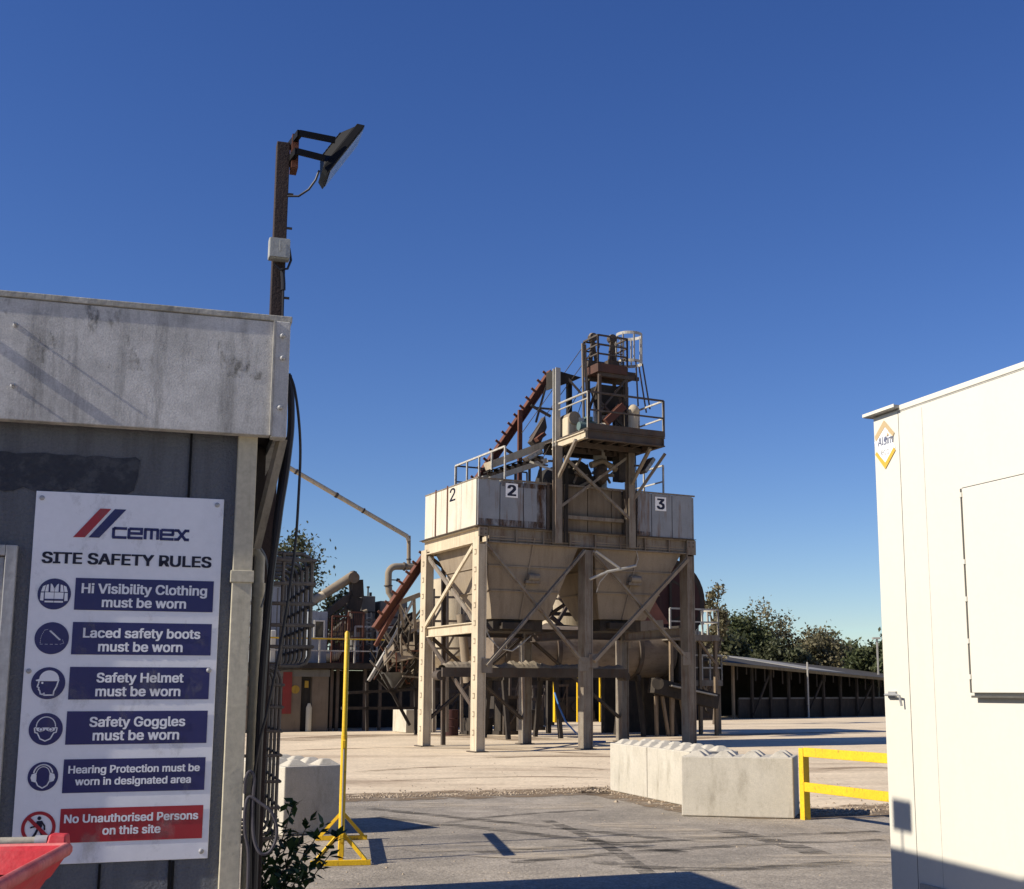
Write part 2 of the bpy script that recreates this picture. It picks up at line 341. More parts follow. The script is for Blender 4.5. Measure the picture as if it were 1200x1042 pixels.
# tyre marks, mud bands and the dirt line where sand meets paving
M['tyre_stain'] = stainmat('tyre_stain', (.07, .063, .055), .42, .62, .75, (1.5, 7, 1)); M['mud'] = stainmat('mud', (.24, .165, .105), .42, .62, .75, (.5, 2.2, 1)); M['edge_dirt'] = stainmat('edge_dirt', (.23, .165, .105), .40, .56, .85, (2.2, 4, 1)); M['dust'] = stainmat('dust', (.58, .49, .37), .46, .66, .7, (.8, 2.4, 1))
def ribbon(mb, pts, wd, z):
    P = [Vector((p[0], p[1], z)) for p in pts]; k = len(mb.v)
    for i, p in enumerate(P):
        d = (P[min(i + 1, len(P) - 1)] - P[max(i - 1, 0)]).normalized(); e = Vector((-d.y, d.x, 0)) * wd / 2; mb.v += [tuple(p - e), tuple(p + e)]
    for i in range(len(P) - 1): mb.f.append((k + 2 * i, k + 2 * i + 2, k + 2 * i + 3, k + 2 * i + 1))
def curve_px(px, n=14):
    G_ = [gnd(*p) for p in px]; a, b, c = G_; return [a * (1 - t) ** 2 + b * 2 * t * (1 - t) + c * t * t for t in np.linspace(0, 1, n)]
mb = MB()
for px_, wd in ((((430, 948), (600, 965), (790, 985)), .22), (((440, 958), (620, 976), (800, 1000)), .22), (((560, 1000), (760, 985), (1030, 975)), .2), (((600, 1012), (790, 992), (1035, 985)), .2), (((840, 972), (910, 985), (960, 1002)), .3), (((470, 975), (560, 955), (700, 950)), .18), (((640, 962), (720, 990), (760, 1025)), .16), (((700, 1010), (800, 1030), (1000, 1010)), .25)):
    ribbon(mb, curve_px(px_), wd, .0085)
single('tyre_marks', None, None, mb, 'tyre_stain', kind='structure')
mb = MB()
for px_, wd in ((((330, 868), (480, 856), (640, 868)), 2.2), (((340, 880), (500, 872), (700, 884)), .5), (((420, 905), (560, 893), (710, 902)), .35), (((560, 889), (640, 884), (760, 888)), .7), (((800, 866), (920, 857), (1060, 858)), 1.2), (((950, 905), (1000, 896), (1060, 902)), .5), (((460, 915), (600, 908), (720, 912)), .25)):
    ribbon(mb, curve_px(px_), wd, .005)
single('mud_tracks', None, None, mb, 'mud', kind='structure')
mb = MB(); ribbon(mb, [(p.x, p.y + .1) for p in er[12:-12:3]], 1.5, .0105)
single('dirt_margin', None, None, mb, 'edge_dirt', kind='structure')
mb = MB()
for px_, wd in ((((500, 990), (600, 1003), (700, 1000)), 1.0), (((720, 965), (800, 978), (900, 990)), .9), (((430, 942), (560, 948), (700, 944)), .9), (((850, 1010), (950, 1018), (1040, 1000)), 1.1)): ribbon(mb, curve_px(px_), wd, .0125)
single('dust_patches', None, None, mb, 'dust', kind='structure')
# ---------------------------------------------------------------- site office (left)
W = Frame(-1.075, 4.2, .948, .317)
off = thing('site_office', 'grey rendered flat-roofed site office with a deep stained fascia and cream corner post', 'building', W)
DEEP = 6.4
wall = MB().box(-6, -.03, 0, DEEP, 0, 2.62)
wl = part(off, 'wall', wall, 'render_wall')
p0, p1 = W.on(222, 508), W.on(222, 583)
mb = MB()
for u in (222, -110): x = W.on(u, 560)[0]; mb.box(x - .004, x + .004, -.006, .0, 0, 2.56)
for u, v in ((116, 1030), (202, 1030)): x = W.on(u, v)[0]; mb.box(x - .004, x + .004, -.006, .0, 0, 1.155)
part(off, 'panel_joint', mb, 'black', 'dark joints between the rendered panels')
# old dark repaint above the notice
A_ = W.on(0, 529, -.002); B_ = W.on(163, 536, -.002); C_ = W.on(160, 575, -.002)
pts = [(-3, A_[2])]; x = -3
top = [(-3 + i * .03, A_[2] + random.gauss(0, .002)) for i in range(int((B_[0] + 3) / .03))]
bot = [(q[0], W.on(100, 577, -.002)[2] + random.gauss(0, .006) + (.03 if q[0] < B_[0] - .16 else .0) * 0) for q in reversed(top)]
mb = MB(); poly(mb, [(q[0], q[1]) for q in reversed(bot)] + [(B_[0] - .01, C_[2]), (B_[0], C_[2] + .05), (B_[0] + .004, B_[2] - .01), (B_[0] - .01, B_[2])] + list(reversed(top)), -.003)
part(off, 'repainted_patch', mb, 'patch', 'darker band of old paint across the wall')
part(off, 'corner_post', MB().box(-.086, -.022, -.03, .05, 0, 2.56), 'cream', bevel=.003)
mb = MB().box(-.092, -.016, -.036, .05, 2.055, 2.095); part(off, 'post_collar', mb, 'cream', bevel=.002)
# fascia
Y1 = -.075
f0 = W.on(0, 351, Y1); f1 = W.on(322, 374, Y1); f2 = W.on(322, 509, Y1); f3 = W.on(0, 493, Y1); f4 = W.on(338, 440, Y1)
zt, zb = .5 * (f0[2] + f1[2]), .5 * (f2[2] + f3[2]); xr = f1[0]
fa = part(off, 'fascia', MB().box(-6.1, xr, Y1, -.03, zb, zt), 'fascia', bevel=.003)
M['mould'] = stainmat('mould', (.07, .07, .062), .575, .68, .5, (16, 16, 7))
part(fa, 'mould_stain', MB().quad((-3, Y1 - .0015, zt - .21), (xr - .004, Y1 - .0015, zt - .21), (xr - .004, Y1 - .0015, zt - .002), (-3, Y1 - .0015, zt - .002)), 'mould', 'black mould specks under the capping')
part(off, 'fascia_end_trim', MB().box(xr + .002, f4[0], Y1 - .012, -.03, zb - .006, zt), 'fascia', bevel=.003)
mb = MB().box(xr - .003, xr + .003, Y1 - .016, Y1 + .001, zb, zt); part(off, 'trim_edge', mb, 'silver')
part(off, 'capping', MB().box(-6.1, f4[0] + .006, Y1 - .006, .0, zt + .001, zt + .022), 'fascia_cap', bevel=.003)
part(off, 'side_fascia', MB().box(f4[0] - .035, f4[0] - .002, -.028, DEEP + .1, zb, zt + .02), 'fascia')
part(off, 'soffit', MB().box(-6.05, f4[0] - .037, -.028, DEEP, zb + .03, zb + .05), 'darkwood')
part(off, 'roof', MB().box(-6.05, f4[0] - .036, .0, DEEP + .1, zt - .06, zt + .018), 'roof')
mb = MB()
for u, v in ((18, 380), (15, 451), (331, 394), (331, 420), (328, 478)):
    q = W.on(u, v, Y1 - .012); mb.sphere((q[0], Y1 - (.014 if u > 100 else .0), q[2]), .009, .012 if u > 100 else .006, .009, 8, 6)
    mb.cyl((q[0], Y1 - (.012 if u > 100 else 0), q[2]), (q[0], Y1 - .03, q[2]), .004, 6)
q = W.on(-70, 358, Y1); mb.cyl((q[0], Y1 - .042, q[2]), (q[0], Y1, q[2]), .017, 10)  # unseen stub added past the left edge to cast a slanting shadow
part(off, 'bolt', mb, 'alu', 'row of bolt heads through the fascia, plus an unseen shadow-casting stub')
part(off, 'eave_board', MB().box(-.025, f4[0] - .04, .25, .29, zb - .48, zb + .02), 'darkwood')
q = W.on(331, 513, .0); q2 = W.on(301, 640, .03)
part(off, 'eave_brace', MB().beam((q[0], .02, q[2]), (q2[0], .10, q2[2]), .035, .02), 'greywood')
# window at the left
wx1 = W.on(22, 640)[0]; wz1 = W.on(22, 640)[2]; wz0 = 1.0
fr = MB(); fr.box(wx1 - .035, wx1, -.03, .0, wz0, wz1); fr.box(-2.2, wx1 - .035, -.03, 0, wz1 - .035, wz1); fr.box(-2.2, wx1 - .035, -.04, 0, wz0 - .02, wz0 + .03)
fr.box(wx1 - .052, wx1 - .036, -.018, .0, wz0 + .03, wz1 - .037); fr.box(-2.2, -2.16, -.03, 0, wz0 + .03, wz1 - .036)
wf = part(off, 'window', fr, 'alu', bevel=.003)
part(wf, 'pane', MB().box(-2.16, wx1 - .052, -.010, -.004, wz0 + .03, wz1 - .036), 'glass')
# downpipe behind the corner
dp = W.on(304, 660, .16); x = dp[0]
mb = MB(); mb.tube([(x, .16, 0), (x, .16, dp[2] + .02), (x - .02, .16, dp[2] + .05), (x - .08, .16, dp[2] + .055)], .019, 12)
for z in (.6, 1.35, 2.02): mb.cyl((x, .16, z), (x, .16, z + .05), .023, 12)
part(off, 'downpipe', mb, 'cream', smooth=True)
# unseen box added on the roof to cast a square shadow on the cabin
part(off, 'roof_shadow_box', MB().box(.02, .045, .75, .90, 3.09, 3.225).beam((.032, .83, zt), (.032, .83, 3.089), .012), 'boxgrey')
# ---------------------------------------------------------------- safety notice
SX, SZ = -.7105, 1.1595
SG = Frame(*W.w((SX, 0, 0))[:2], .948, .317)
sg = thing('safety_sign', 'white safety rules board with blue and red panels screwed to the grey wall', 'sign', SG, (0, 0, SZ))
def SP(mb): mb.v = [(a, b, c + SZ) for a, b, c in mb.v]; return mb
part(sg, 'board', SP(MB().box(0, .588, -.007, -.001, 0, 1.1775)), 'signwhite', bevel=.0015)
YP, YT = -.0085, -.0100
for x, z in ((.018, 1.155), (.566, 1.157), (.015, .598), (.564, .603), (.567, .023), (.018, .023)):
    mb = SP(MB().tube([(x, -.007, z), (x, -.010, z), (x, -.013, z)], [.0085, .008, .004], 10)); part(sg, 'screw', mb, 'alu', smooth=True)
part(sg, 'logo_red_bar', SP(poly(MB(), [(.119, 1.030), (.155, 1.031), (.231, 1.128), (.197, 1.128)], YP)), 'signred')
part(sg, 'logo_blue_bar', SP(poly(MB(), [(.166, 1.031), (.199, 1.031), (.278, 1.128), (.242, 1.128)], YP)), 'signblue')
lw = .0093; lo, hi, md = 1.0345, 1.0645, 1.0495
mb = MB(); S_ = lambda *p, c=False: stroke(mb, p, lw, YP)
S_((.280, hi), (.246, hi), (.242, hi - .004)); S_((.242, hi - .002), (.242, lo + .002)); S_((.242, lo), (.280, lo))
S_((.330, hi), (.294, hi)); S_((.290, hi - .002), (.290, lo + .002)); S_((.290, lo), (.330, lo)); S_((.298, md), (.330, md)); S_((.329, hi), (.329, md + .003))
S_((.341, lo), (.341, hi)); S_((.341, hi), (.379, hi)); S_((.3605, lo), (.3605, hi)); S_((.380, lo), (.380, hi - .002))
S_((.428, hi), (.394, hi)); S_((.391, hi - .002), (.391, lo + .002)); S_((.391, lo), (.428, lo)); S_((.398, md), (.428, md)); S_((.428, hi), (.428, md + .003))
S_((.436, lo), (.445, lo), (.468, hi), (.477, hi)); S_((.436, hi), (.445, hi), (.468, lo), (.477, lo))
part(sg, 'logo_lettering', SP(mb), 'signblue')
part(sg, 'title_lettering', SP(text_mb('SITE SAFETY RULES', .032, .554, .944, YP, .03, .036)), 'signink')
rows = [(.7945, .898, 'signblue', ('Hi Visibility Clothing', .157, .545, .055), ('must be worn', .221, .480, .011)),
        (.6515, .7555, 'signblue', ('Laced safety boots', .170, .530, .055), ('must be worn', .218, .476, .011)),
        (.5085, .612, 'signblue', ('Safety Helmet', .219, .484, .055), ('must be worn', .218, .476, .011)),
        (.367, .4715, 'signblue', ('Safety Goggles', .206, .496, .056), ('must be worn', .218, .479, .013)),
        (.217, .3215, 'signblue', ('Hearing Protection must be', .152, .549, .061), ('worn in designated area', .174, .523, .024)),
        (.0645, .169, 'signred', ('No Unauthorised Persons', .149, .551, .061), ('on this site', .264, .437, .022))]
names = ['clothing', 'boots', 'helmet', 'goggles', 'hearing', 'no entry']
for (z0, z1, m_, a, b), nm in zip(rows, names):
    pn = part(sg, 'rule_panel', SP(poly(MB(), [(.136, z0), (.567, z0), (.567, z1), (.136, z1)], YP)), m_, ('red ' if m_ == 'signred' else 'blue ') + nm + ' rule panel')
    t1 = text_mb(a[0], a[1], a[2], z0 + a[3], YT, .026); t2 = text_mb(b[0], b[1], b[2], z0 + b[3], YT, .026)
    k = len(t1.v); t1.v += t2.v; t1.f += [tuple(i + k for i in f) for f in t2.f]
    part(pn, 'rule_lettering', SP(t1), 'signwhite')
cz = [.8440, .7025, .5600, .4165, .2700]; cx = [.0745, .076, .0745, .0765, .0775]; cr = [.050, .051, .0505, .050, .0445]
Y2, Y3 = -.0100, -.0112
for i in range(5):
    x, z, r = cx[i], cz[i], cr[i]
    ic = part(sg, 'pictogram', SP(disc(MB(), x, z, YP, r)), 'signblue', 'round blue ' + names[i] + ' pictogram')
    mb = MB(); mk = MB(); g = lambda a, b: (x + a * r, z + b * r)
    if i == 0:
        poly(mb, [g(-.55, -.55), g(.55, -.55), g(.56, .10), g(-.56, .10)], Y2); poly(mb, [g(-.56, .14), g(.56, .14), g(.48, .58), g(.2, .66), g(0, .2), g(-.2, .66), g(-.48, .58)], Y2)
        poly(mb, [g(-.82, -.42), g(-.62, -.45), g(-.62, .08), g(-.80, .08)], Y2); poly(mb, [g(.62, -.45), g(.82, -.42), g(.80, .08), g(.62, .08)], Y2)
        poly(mb, [g(-.80, .14), g(-.60, .14), g(-.53, .56), g(-.7, .48)], Y2); poly(mb, [g(.60, .14), g(.80, .14), g(.7, .48), g(.53, .56)], Y2)
        stroke(mk, [g(0, -.55), g(0, .2)], .0012, Y3); stroke(mk, [g(-.55, -.38), g(.55, -.38)], .006, Y3)
        stroke(mk, [g(-.3, .62), g(-.3, .14)], .005, Y3); stroke(mk, [g(.3, .62), g(.3, .14)], .005, Y3); stroke(mb, [g(-.16, .6), g(0, .28), g(.16, .6)], .0018, Y3)
    elif i == 1:
        for q in range(9): a = -.15 + q * .07; b = .45 - q * .065; stroke(mb, [g(a, b), g(a + .1, b - .02)], .0022, Y2); stroke(mb, [g(a + .02, b - .05), g(a + .08, b + .04)], .0014, Y2)
        P_ = [g(-.25, .55), g(-.45, .5), g(-.62, .1), g(-.66, -.38), g(.5, -.38), g(.72, -.3), g(.62, -.06)]
        for a, b in zip(P_, P_[1:]):
            for q in range(4): t0, t1_ = q / 4, q / 4 + .13; stroke(mb, [tuple(a[k] + (b[k] - a[k]) * t0 for k in (0, 1)), tuple(a[k] + (b[k] - a[k]) * t1_ for k in (0, 1))], .0009, Y2)
    elif i == 2:
        poly(mb, [g(.64, .22)] + [g(.04 + .58 * math.cos(t), .24 + .56 * math.sin(t)) for t in np.linspace(.06, 3.1, 16)] + [g(-.74, .2), g(-.7, .13), g(.64, .13)], Y2)
        stroke(mb, [g(-.54, .12), g(-.56, -.02), g(-.62, -.22), g(-.52, -.28), g(-.54, -.38), g(-.46, -.48), g(-.42, -.66), g(-.3, -.7), g(-.2, -.62), g(-.2, -.74), g(.34, -.74), g(.36, -.5), g(.5, -.2), g(.58, .12)], .0042, Y2)
        disc(mb, *g(-.34, .02), Y2, .0035, 10)
    elif i == 3:
        stroke(mb, [g(.56 * math.cos(t), .18 + .58 * math.sin(t)) for t in np.linspace(0, 3.1416, 18)], .0032, Y2)
        stroke(mb, [g(-.58, .1), g(-.66, .06), g(-.62, -.2), g(-.48, -.24), g(-.3, -.6), g(0, -.74), g(.3, -.6), g(.48, -.24), g(.62, -.2), g(.66, .06), g(.58, .1)], .0038, Y2)
        poly(mb, [g(-.58, .1), g(-.52, -.1), g(-.3, -.18), g(-.06, -.08), g(0, .0), g(.06, -.08), g(.3, -.18), g(.52, -.1), g(.58, .1)], Y2)
        for sx in (-1, 1): disc(mk, *g(sx * .28, -.02), Y3, .0062, 14); disc(mb, *g(sx * .28, -.02), Y3 - .0006, .0044, 12)
    else:
        stroke(mb, [g(.62 * math.cos(t), .16 + .66 * math.sin(t)) for t in np.linspace(.2, 2.94, 18)], .0042, Y2)
        stroke(mb, [g(.46 * math.cos(t), .10 + .58 * math.sin(t)) for t in np.linspace(.1, 3.04, 18)], .0024, Y2)
        stroke(mb, [g(-.46, .1), g(-.46, -.3), g(-.3, -.62), g(0, -.8), g(.3, -.62), g(.46, -.3), g(.46, .1)], .0036, Y2)
        for sx in (-1, 1): poly(mb, [g(sx * .48, .26), g(sx * .74, .16), g(sx * .8, -.08), g(sx * .72, -.32), g(sx * .48, -.4)][::sx], Y2)
    part(ic, 'icon', SP(mb), 'signwhite')
    if mk.v: part(ic, 'icon_detail', SP(mk), 'signblue')
x, z, r = .0745, .1135, .050
ic = part(sg, 'pictogram', SP(disc(MB(), x, z, YP, r, 44, r * .80)), 'signred', 'red ring with a walking figure struck through')
g = lambda a, b: (x + a * r, z + b * r)
mb = MB(); disc(mb, *g(.02, .58), YP, .0058, 14); poly(mb, [g(-.12, .42), g(.18, .42), g(.22, .1), g(.14, -.1), g(-.12, -.1)], YP)
stroke(mb, [g(-.06, .36), g(-.24, .08), g(-.44, .02)], .005, YP - .0003); stroke(mb, [g(.16, .38), g(.34, .1), g(.36, -.12)], .005, YP - .0003)
stroke(mb, [g(-.04, -.08), g(-.16, -.36), g(-.34, -.62)], .007, YP - .0003); stroke(mb, [g(.06, -.08), g(.2, -.36), g(.26, -.62)], .007, YP - .0003)
part(ic, 'walking_figure', SP(mb), 'signink')
part(ic, 'strike_bar', SP(stroke(MB(), [g(-.6, .6), g(.6, -.6)], .0105, Y2 - .0006)), 'signred')
M['grime'] = stainmat('grime', (.30, .29, .28), .56, .74, .42, (7, 7, 5))
part(sg, 'grime_film', SP(MB().quad((.002, -.0125, .002), (.586, -.0125, .002), (.586, -.0125, 1.175), (.002, -.0125, 1.175))), 'grime', 'faint dirt splashes over the board')
# ---------------------------------------------------------------- lamp post behind the corner
PY = 1.12
pb = W.on(306, 808, PY); px = pb[0]; ptop = W.on(331, 169, PY)[2]
lp = thing('lamp_post', 'tall dark brown steel post carrying a tilted floodlight beside the office roof', 'lamp post', W, (px, PY, 0))
part(lp, 'pole', MB().box(px - .029, px + .029, PY - .03, PY + .03, 0, ptop), 'polebrown', bevel=.004)
mb = MB()
for v in (228, 268, 350): z = W.on(325, v, PY)[2]; mb.cyl((px + .03, PY - .02, z), (px + .052, PY - .02, z), .006, 8)
part(lp, 'pole_bolt', mb, 'raildark')
za, zc = W.on(327, 305, PY - .06)[2], W.on(327, 281, PY - .06)[2]
jb = part(lp, 'junction_box', MB().box(px - .05, px + .042, PY - .085, PY - .032, za, zc), 'boxgrey', bevel=.006)
part(jb, 'box_lid', MB().box(px - .046, px + .038, PY - .095, PY - .087, za + .004, zc - .004).box(px - .006, px + .002, PY - .0985, PY - .097, za + .03, zc - .012), 'boxgrey', bevel=.003)
L_ = lambda u, v, d=0: W.on(u, v, PY + d)
a, b = L_(340, 166), L_(340, 196)
mb = MB().box(px + .036, px + .066, PY - .045, PY + .045, a[2] - .14, a[2] + .02)
part(lp, 'clamp', mb, 'rust')
# bracket arms reach over to the lamp head, which hangs along the line (380,212)-(423,157)
h0, h1 = Vector(L_(379, 213)), Vector(L_(424, 156)); ax = (h1 - h0).normalized(); n_ = Vector((ax.z, 0, -ax.x))   # face looks down and out
mid = (h0 + h1) / 2; Lh = (h1 - h0).length * .95
mb = MB()
p1, q1 = Vector(L_(348, 168)), Vector(L_(389, 176)); p2, q2 = Vector(L_(345, 189)), Vector(L_(377, 197))
for d in (-.11,): 
    mb.beam(p1 + Vector((0, d, 0)), q1 + Vector((0, d, 0)), .012, .028); mb.beam(p2 + Vector((0, d, 0)), q2 + Vector((0, d, 0)), .012, .028)
mb.beam(p1 + Vector((0, -.11, 0)), p1 + Vector((-.03, .05, 0)), .02, .03); mb.beam(p2 + Vector((0, -.11, 0)), p2 + Vector((-.03, .05, 0)), .02, .03)
part(lp, 'bracket', mb, 'black')
def head(mb, lo, hi, w0, w1, L0, L1):
    P = []
    for dep, ww, ll in ((lo, w0, L0), (hi, w1, L1)):
        c = mid + n_ * dep
        P += [c - ax * ll / 2 + Vector((0, -ww / 2, 0)), c + ax * ll / 2 + Vector((0, -ww / 2, 0)), c + ax * ll / 2 + Vector((0, ww / 2, 0)), c - ax * ll / 2 + Vector((0, ww / 2, 0))]
    return mb.hexa(P)
W0 = .21
mb = head(MB(), -.030, .004, W0 * .9, W0, Lh * .92, Lh); head(mb, -.068, -.031, W0 * .45, W0 * .82, Lh * .5, Lh * .82)
for i in range(7):
    c = mid - n_ * .069 + ax * (i - 3) * Lh * .07; mb.beam(c + Vector((0, -.05, 0)), c + Vector((0, .05, 0)), .006, .018, ax)
hd = part(lp, 'floodlight', mb, 'black', bevel=.004)
part(hd, 'lens', head(MB(), .005, .008, W0 * .88, W0 * .88, Lh * .9, Lh * .9), 'lens')
mb = MB().tube([L_(337, 230, -.03), L_(350, 230, -.06), L_(362, 222, -.08), L_(370, 211, -.1), L_(374, 200, -.1)], .005, 8)
part(lp, 'lamp_cable', mb, 'cable', smooth=True); mb = MB()
mb.tube([L_(339, 291, -.06), L_(341, 305, -.07), L_(337, 315, -.07), L_(328, 316, -.06), L_(321, 309, -.06)], .0055, 8)
part(lp, 'lamp_cable', mb, 'cable', smooth=True); mb = MB()
mb.tube([L_(331, 316, -.045), L_(332, 332, -.045), L_(332, 340, -.045)], .010, 8); mb.tube([L_(332, 340, -.045), L_(331, 380, -.045), L_(322, 520, -.045)], .005, 8)
part(lp, 'lamp_cable', mb, 'cable', smooth=True)
# ---------------------------------------------------------------- cables and hose hanging at the corner
def cableline(name, label, cat, pts, r, m_='cable'):
    P = [Vector(W.on(u, v, d)) for u, v, d in pts]; Q = []
    for i in range(len(P) - 1):
        p_, a, b, c = P[max(0, i - 1)], P[i], P[i + 1], P[min(len(P) - 1, i + 2)]
        for k in range(6):
            t = k / 6; Q.append(.5 * ((2 * a) + (b - p_) * t + (2 * p_ - 5 * a + 4 * b - c) * t * t + (3 * a - p_ - 3 * b + c) * t ** 3))
    Q.append(P[-1]); return single(name, label, cat, MB().tube(Q, r, 8), m_, W, tuple(Q[-1]), smooth=True)
cableline('hanging_cable', 'thin black cable bowing out against the sky from the fascia end', 'cable',
          [(339, 438, .02), (345, 455, .02), (350, 490, .03), (352, 530, .05), (350, 580, .05), (346, 640, .05), (338, 700, .05), (328, 760, .05), (314, 830, .05), (302, 880, .05), (294, 950, .05), (293, 1042, .05)], .0048)
cableline('thick_cable', 'thick black cable bundle running down from the fascia end beside the dark post', 'cable',
          [(338, 440, .10), (341, 465, .10), (341, 500, .10), (338, 530, .10), (334, 560, .10), (329, 590, .10), (325, 620, .1), (317, 680, .10), (308, 780, .10), (302, 900, .1), (297, 1042, .1)], .0125)
cableline('service_cable', 'second black cable close against the dark post under the eave', 'cable',
          [(334, 512, .12), (329, 560, .12), (326, 585, .12), (320, 640, .12), (312, 760, .12), (304, 900, .12), (299, 1042, .12)], .008)
cableline('coiled_hose', 'dark grey hose looped in a coil at the foot of the corner post', 'hose',
          [(287, 930, -.04), (288, 912, -.05), (293, 904, -.05), (298, 912, -.05), (297, 930, -.05), (296, 960, -.05), (298, 985, -.06), (305, 1000, -.07), (315, 999, -.07), (323, 985, -.07), (324, 968, -.07), (318, 952, -.07), (306, 942, -.06), (292, 934, -.05), (287, 950, -.05), (287, 975, -.05), (291, 1000, -.05), (290, 1050, -.05)], .0052, 'hose')
cableline('wire_loop', 'thin grey wire looping from the cream downpipe to the dark post', 'wire',
          [(298, 640, .12), (305, 642, .12), (312, 655, .12), (314, 675, .12), (311, 695, .12), (306, 712, .12)], .0032, 'boxgrey')
# ---------------------------------------------------------------- guard cages on the office side wall
def cage(name, label, zlo, zhi, xo, ys, rungs, r, xin=-.03, m_='guard', verts=2):
    t = thing(name, label, 'cage', W, (xin, ys[0], zlo))
    for y in ys:
        k = min(.05, (zhi - zlo) * .2)
        part(t, 'hoop', MB().tube([(xin, y, zhi), (xo - k, y, zhi), (xo - k * .3, y, zhi - k * .3), (xo, y, zhi - k), (xo, y, zlo + k), (xo - k * .3, y, zlo + k * .3), (xo - k, y, zlo), (xin, y, zlo)], r, 6), m_)
    for z in rungs:
        part(t, 'rail', MB().tube([(xin, ys[0] - .03, z), (xo + .012, ys[0] - .03, z), (xo + .012, ys[-1], z)], r * .9, 6), m_)
    mb = MB()
    for k in range(1, verts + 1): x = xin + (xo - xin) * k / (verts + 1); mb.tube([(x, ys[0] - .012, zlo), (x, ys[0] - .012, zhi)], r * .8, 6)
    part(t, 'upright', mb, m_)
    return t
gy = 1.75; gx = W.on(366, 655, gy)[0]
zhi, zlo = W.on(366, 650, gy)[2], W.on(366, 781, gy)[2]
cage('window_guard', 'dark tubular steel guard cage jutting from the office side wall at window height', zlo, zhi, gx, [gy + i * .22 for i in range(7)], [zlo + (zhi - zlo) * f for f in (.17, .36, .55, .73, .94)], .010)
gy2 = 1.7; gx2 = W.on(327, 850, gy2)[0]
zhi2, zlo2 = W.on(327, 783, gy2)[2], W.on(327, 985, gy2)[2]
cage('lower_guard', 'narrow ladder-like steel cage below the tubular guard by the corner post', zlo2, zhi2, gx2, [gy2 + i * .2 for i in range(6)], [zlo2 + (zhi2 - zlo2) * f for f in (.02, .19, .34, .49, .63, .77, .9)], .008, verts=3)
# ---------------------------------------------------------------- red wheeled bin, lower left corner
BN = Frame(-1.118, 2.83, .985, .17)
def rb(u, v, y): return BN.on(u, v, y)
rz = BN.on(92, 992)[2]
bn = thing('wheelie_bin', 'faded red plastic bin with a flared rim standing under the safety notice', 'bin', BN, (-.35, -.45, 0))
def ring(z, e): return [(-.75 - e, -.95 - e, z), (e, -.95 - e, z), (e, e, z), (-.75 - e, e, z)]
mb = MB(); lv = [ring(.16, -.16), ring(rz - .10, -.055), ring(rz - .055, -.03)]
for a, b in zip(lv, lv[1:]):
    for i in range(4): mb.quad(a[i], a[(i + 1) % 4], b[(i + 1) % 4], b[i])
inn = [ring(rz - .055, -.06), ring(.2, -.19)]
for i in range(4): mb.quad(inn[1][i], inn[0][i], inn[0][(i + 1) % 4], inn[1][(i + 1) % 4])
mb.quad(*inn[1]); mb.quad(*reversed(lv[0])); 
for i in range(4): mb.quad(lv[2][i], lv[2][(i + 1) % 4], inn[0][(i + 1) % 4], inn[0][i])
part(bn, 'tub', mb, 'redbin')
mb = MB(); prof = [(-.04, -.055), (-.028, -.06), (.0, -.012), (.004, .0), (-.004, .008), (-.024, -.004), (-.05, -.05)]
rr_ = [ring(rz + dz, e) for e, dz in prof]
for a, b in zip(rr_, rr_[1:]):
    for i in range(4): mb.quad(a[i], a[(i + 1) % 4], b[(i + 1) % 4], b[i])
part(bn, 'rim', mb, 'redbin', 'sun-bleached flared rim', bevel=.002)
part(bn, 'rolled_edge', MB().tube(ring(rz - .006, -.004), .015, 10, closed=True), 'redrim', smooth=True)
h1_ = BN.on(56, 986, .03); h0_ = BN.on(0, 989, .03)
part(bn, 'handle_bar', MB().tube([(-.72, .03, h1_[2]), (h1_[0], .03, h1_[2])], .0105, 12), 'pipegrey', smooth=True)
part(bn, 'bar_collar', MB().tube([(h1_[0] - .026, .03, h1_[2]), (h1_[0], .03, h1_[2])], .0135, 12), 'alu', smooth=True)
hb = BN.on(79, 984, .03)
part(bn, 'bar_bracket', MB().hexa([(h1_[0], .0, rz - .01), (hb[0] + .004, .0, rz - .01), (hb[0] + .004, .055, rz - .01), (h1_[0], .055, rz - .01), (h1_[0] + .006, .012, h1_[2] + .017), (hb[0], .012, h1_[2] + .015), (hb[0], .05, h1_[2] + .015), (h1_[0] + .006, .05, h1_[2] + .017)]), 'redbin', 'bright red bracket', bevel=.004)
for x in (-.63, -.12):
    for y in (-.83, -.12):
        wh = part(bn, 'wheel', MB().cyl((x - .025, y, .085), (x + .025, y, .085), .085, 16), 'tyre'); part(wh, 'fork', MB().box(x - .04, x - .03, y - .02, y + .02, .085, .19).box(x + .03, x + .04, y - .02, y + .02, .085, .19).box(x - .04, x + .04, y - .02, y + .02, .191, .2), 'alu')
# ---------------------------------------------------------------- concrete interlocking blocks
def block(label, x, y, dx, dy, length, nubs, group='concrete interlocking blocks', hgt=.8, dep=.8):
    F = Frame(x, y, dx, dy)
    t = thing('concrete_block', label, 'concrete block', F, (0, 0, 0), group)
    part(t, 'body', MB().box(0, length, 0, dep, .012, hgt), 'concrete', bevel=.014)
    nx, ny = nubs; px_, py_ = length / nx, dep / ny
    for i in range(nx):
        for j in range(ny):
            cx_, cy_ = px_ * (i + .5), py_ * (j + .5); a, b = min(px_, .42) * .36, min(px_, .42) * .11
            part(t, 'stud', MB().hexa([(cx_ - a, cy_ - a, hgt - .002), (cx_ + a, cy_ - a, hgt - .002), (cx_ + a, cy_ + a, hgt - .002), (cx_ - a, cy_ + a, hgt - .002), (cx_ - b, cy_ - b, hgt + .07), (cx_ + b, cy_ - b, hgt + .07), (cx_ + b, cy_ + b, hgt + .07), (cx_ - b, cy_ + b, hgt + .07)]), 'concrete', bevel=.012)
    return F
a, b = gnd(799, 957), gnd(931, 960.5)
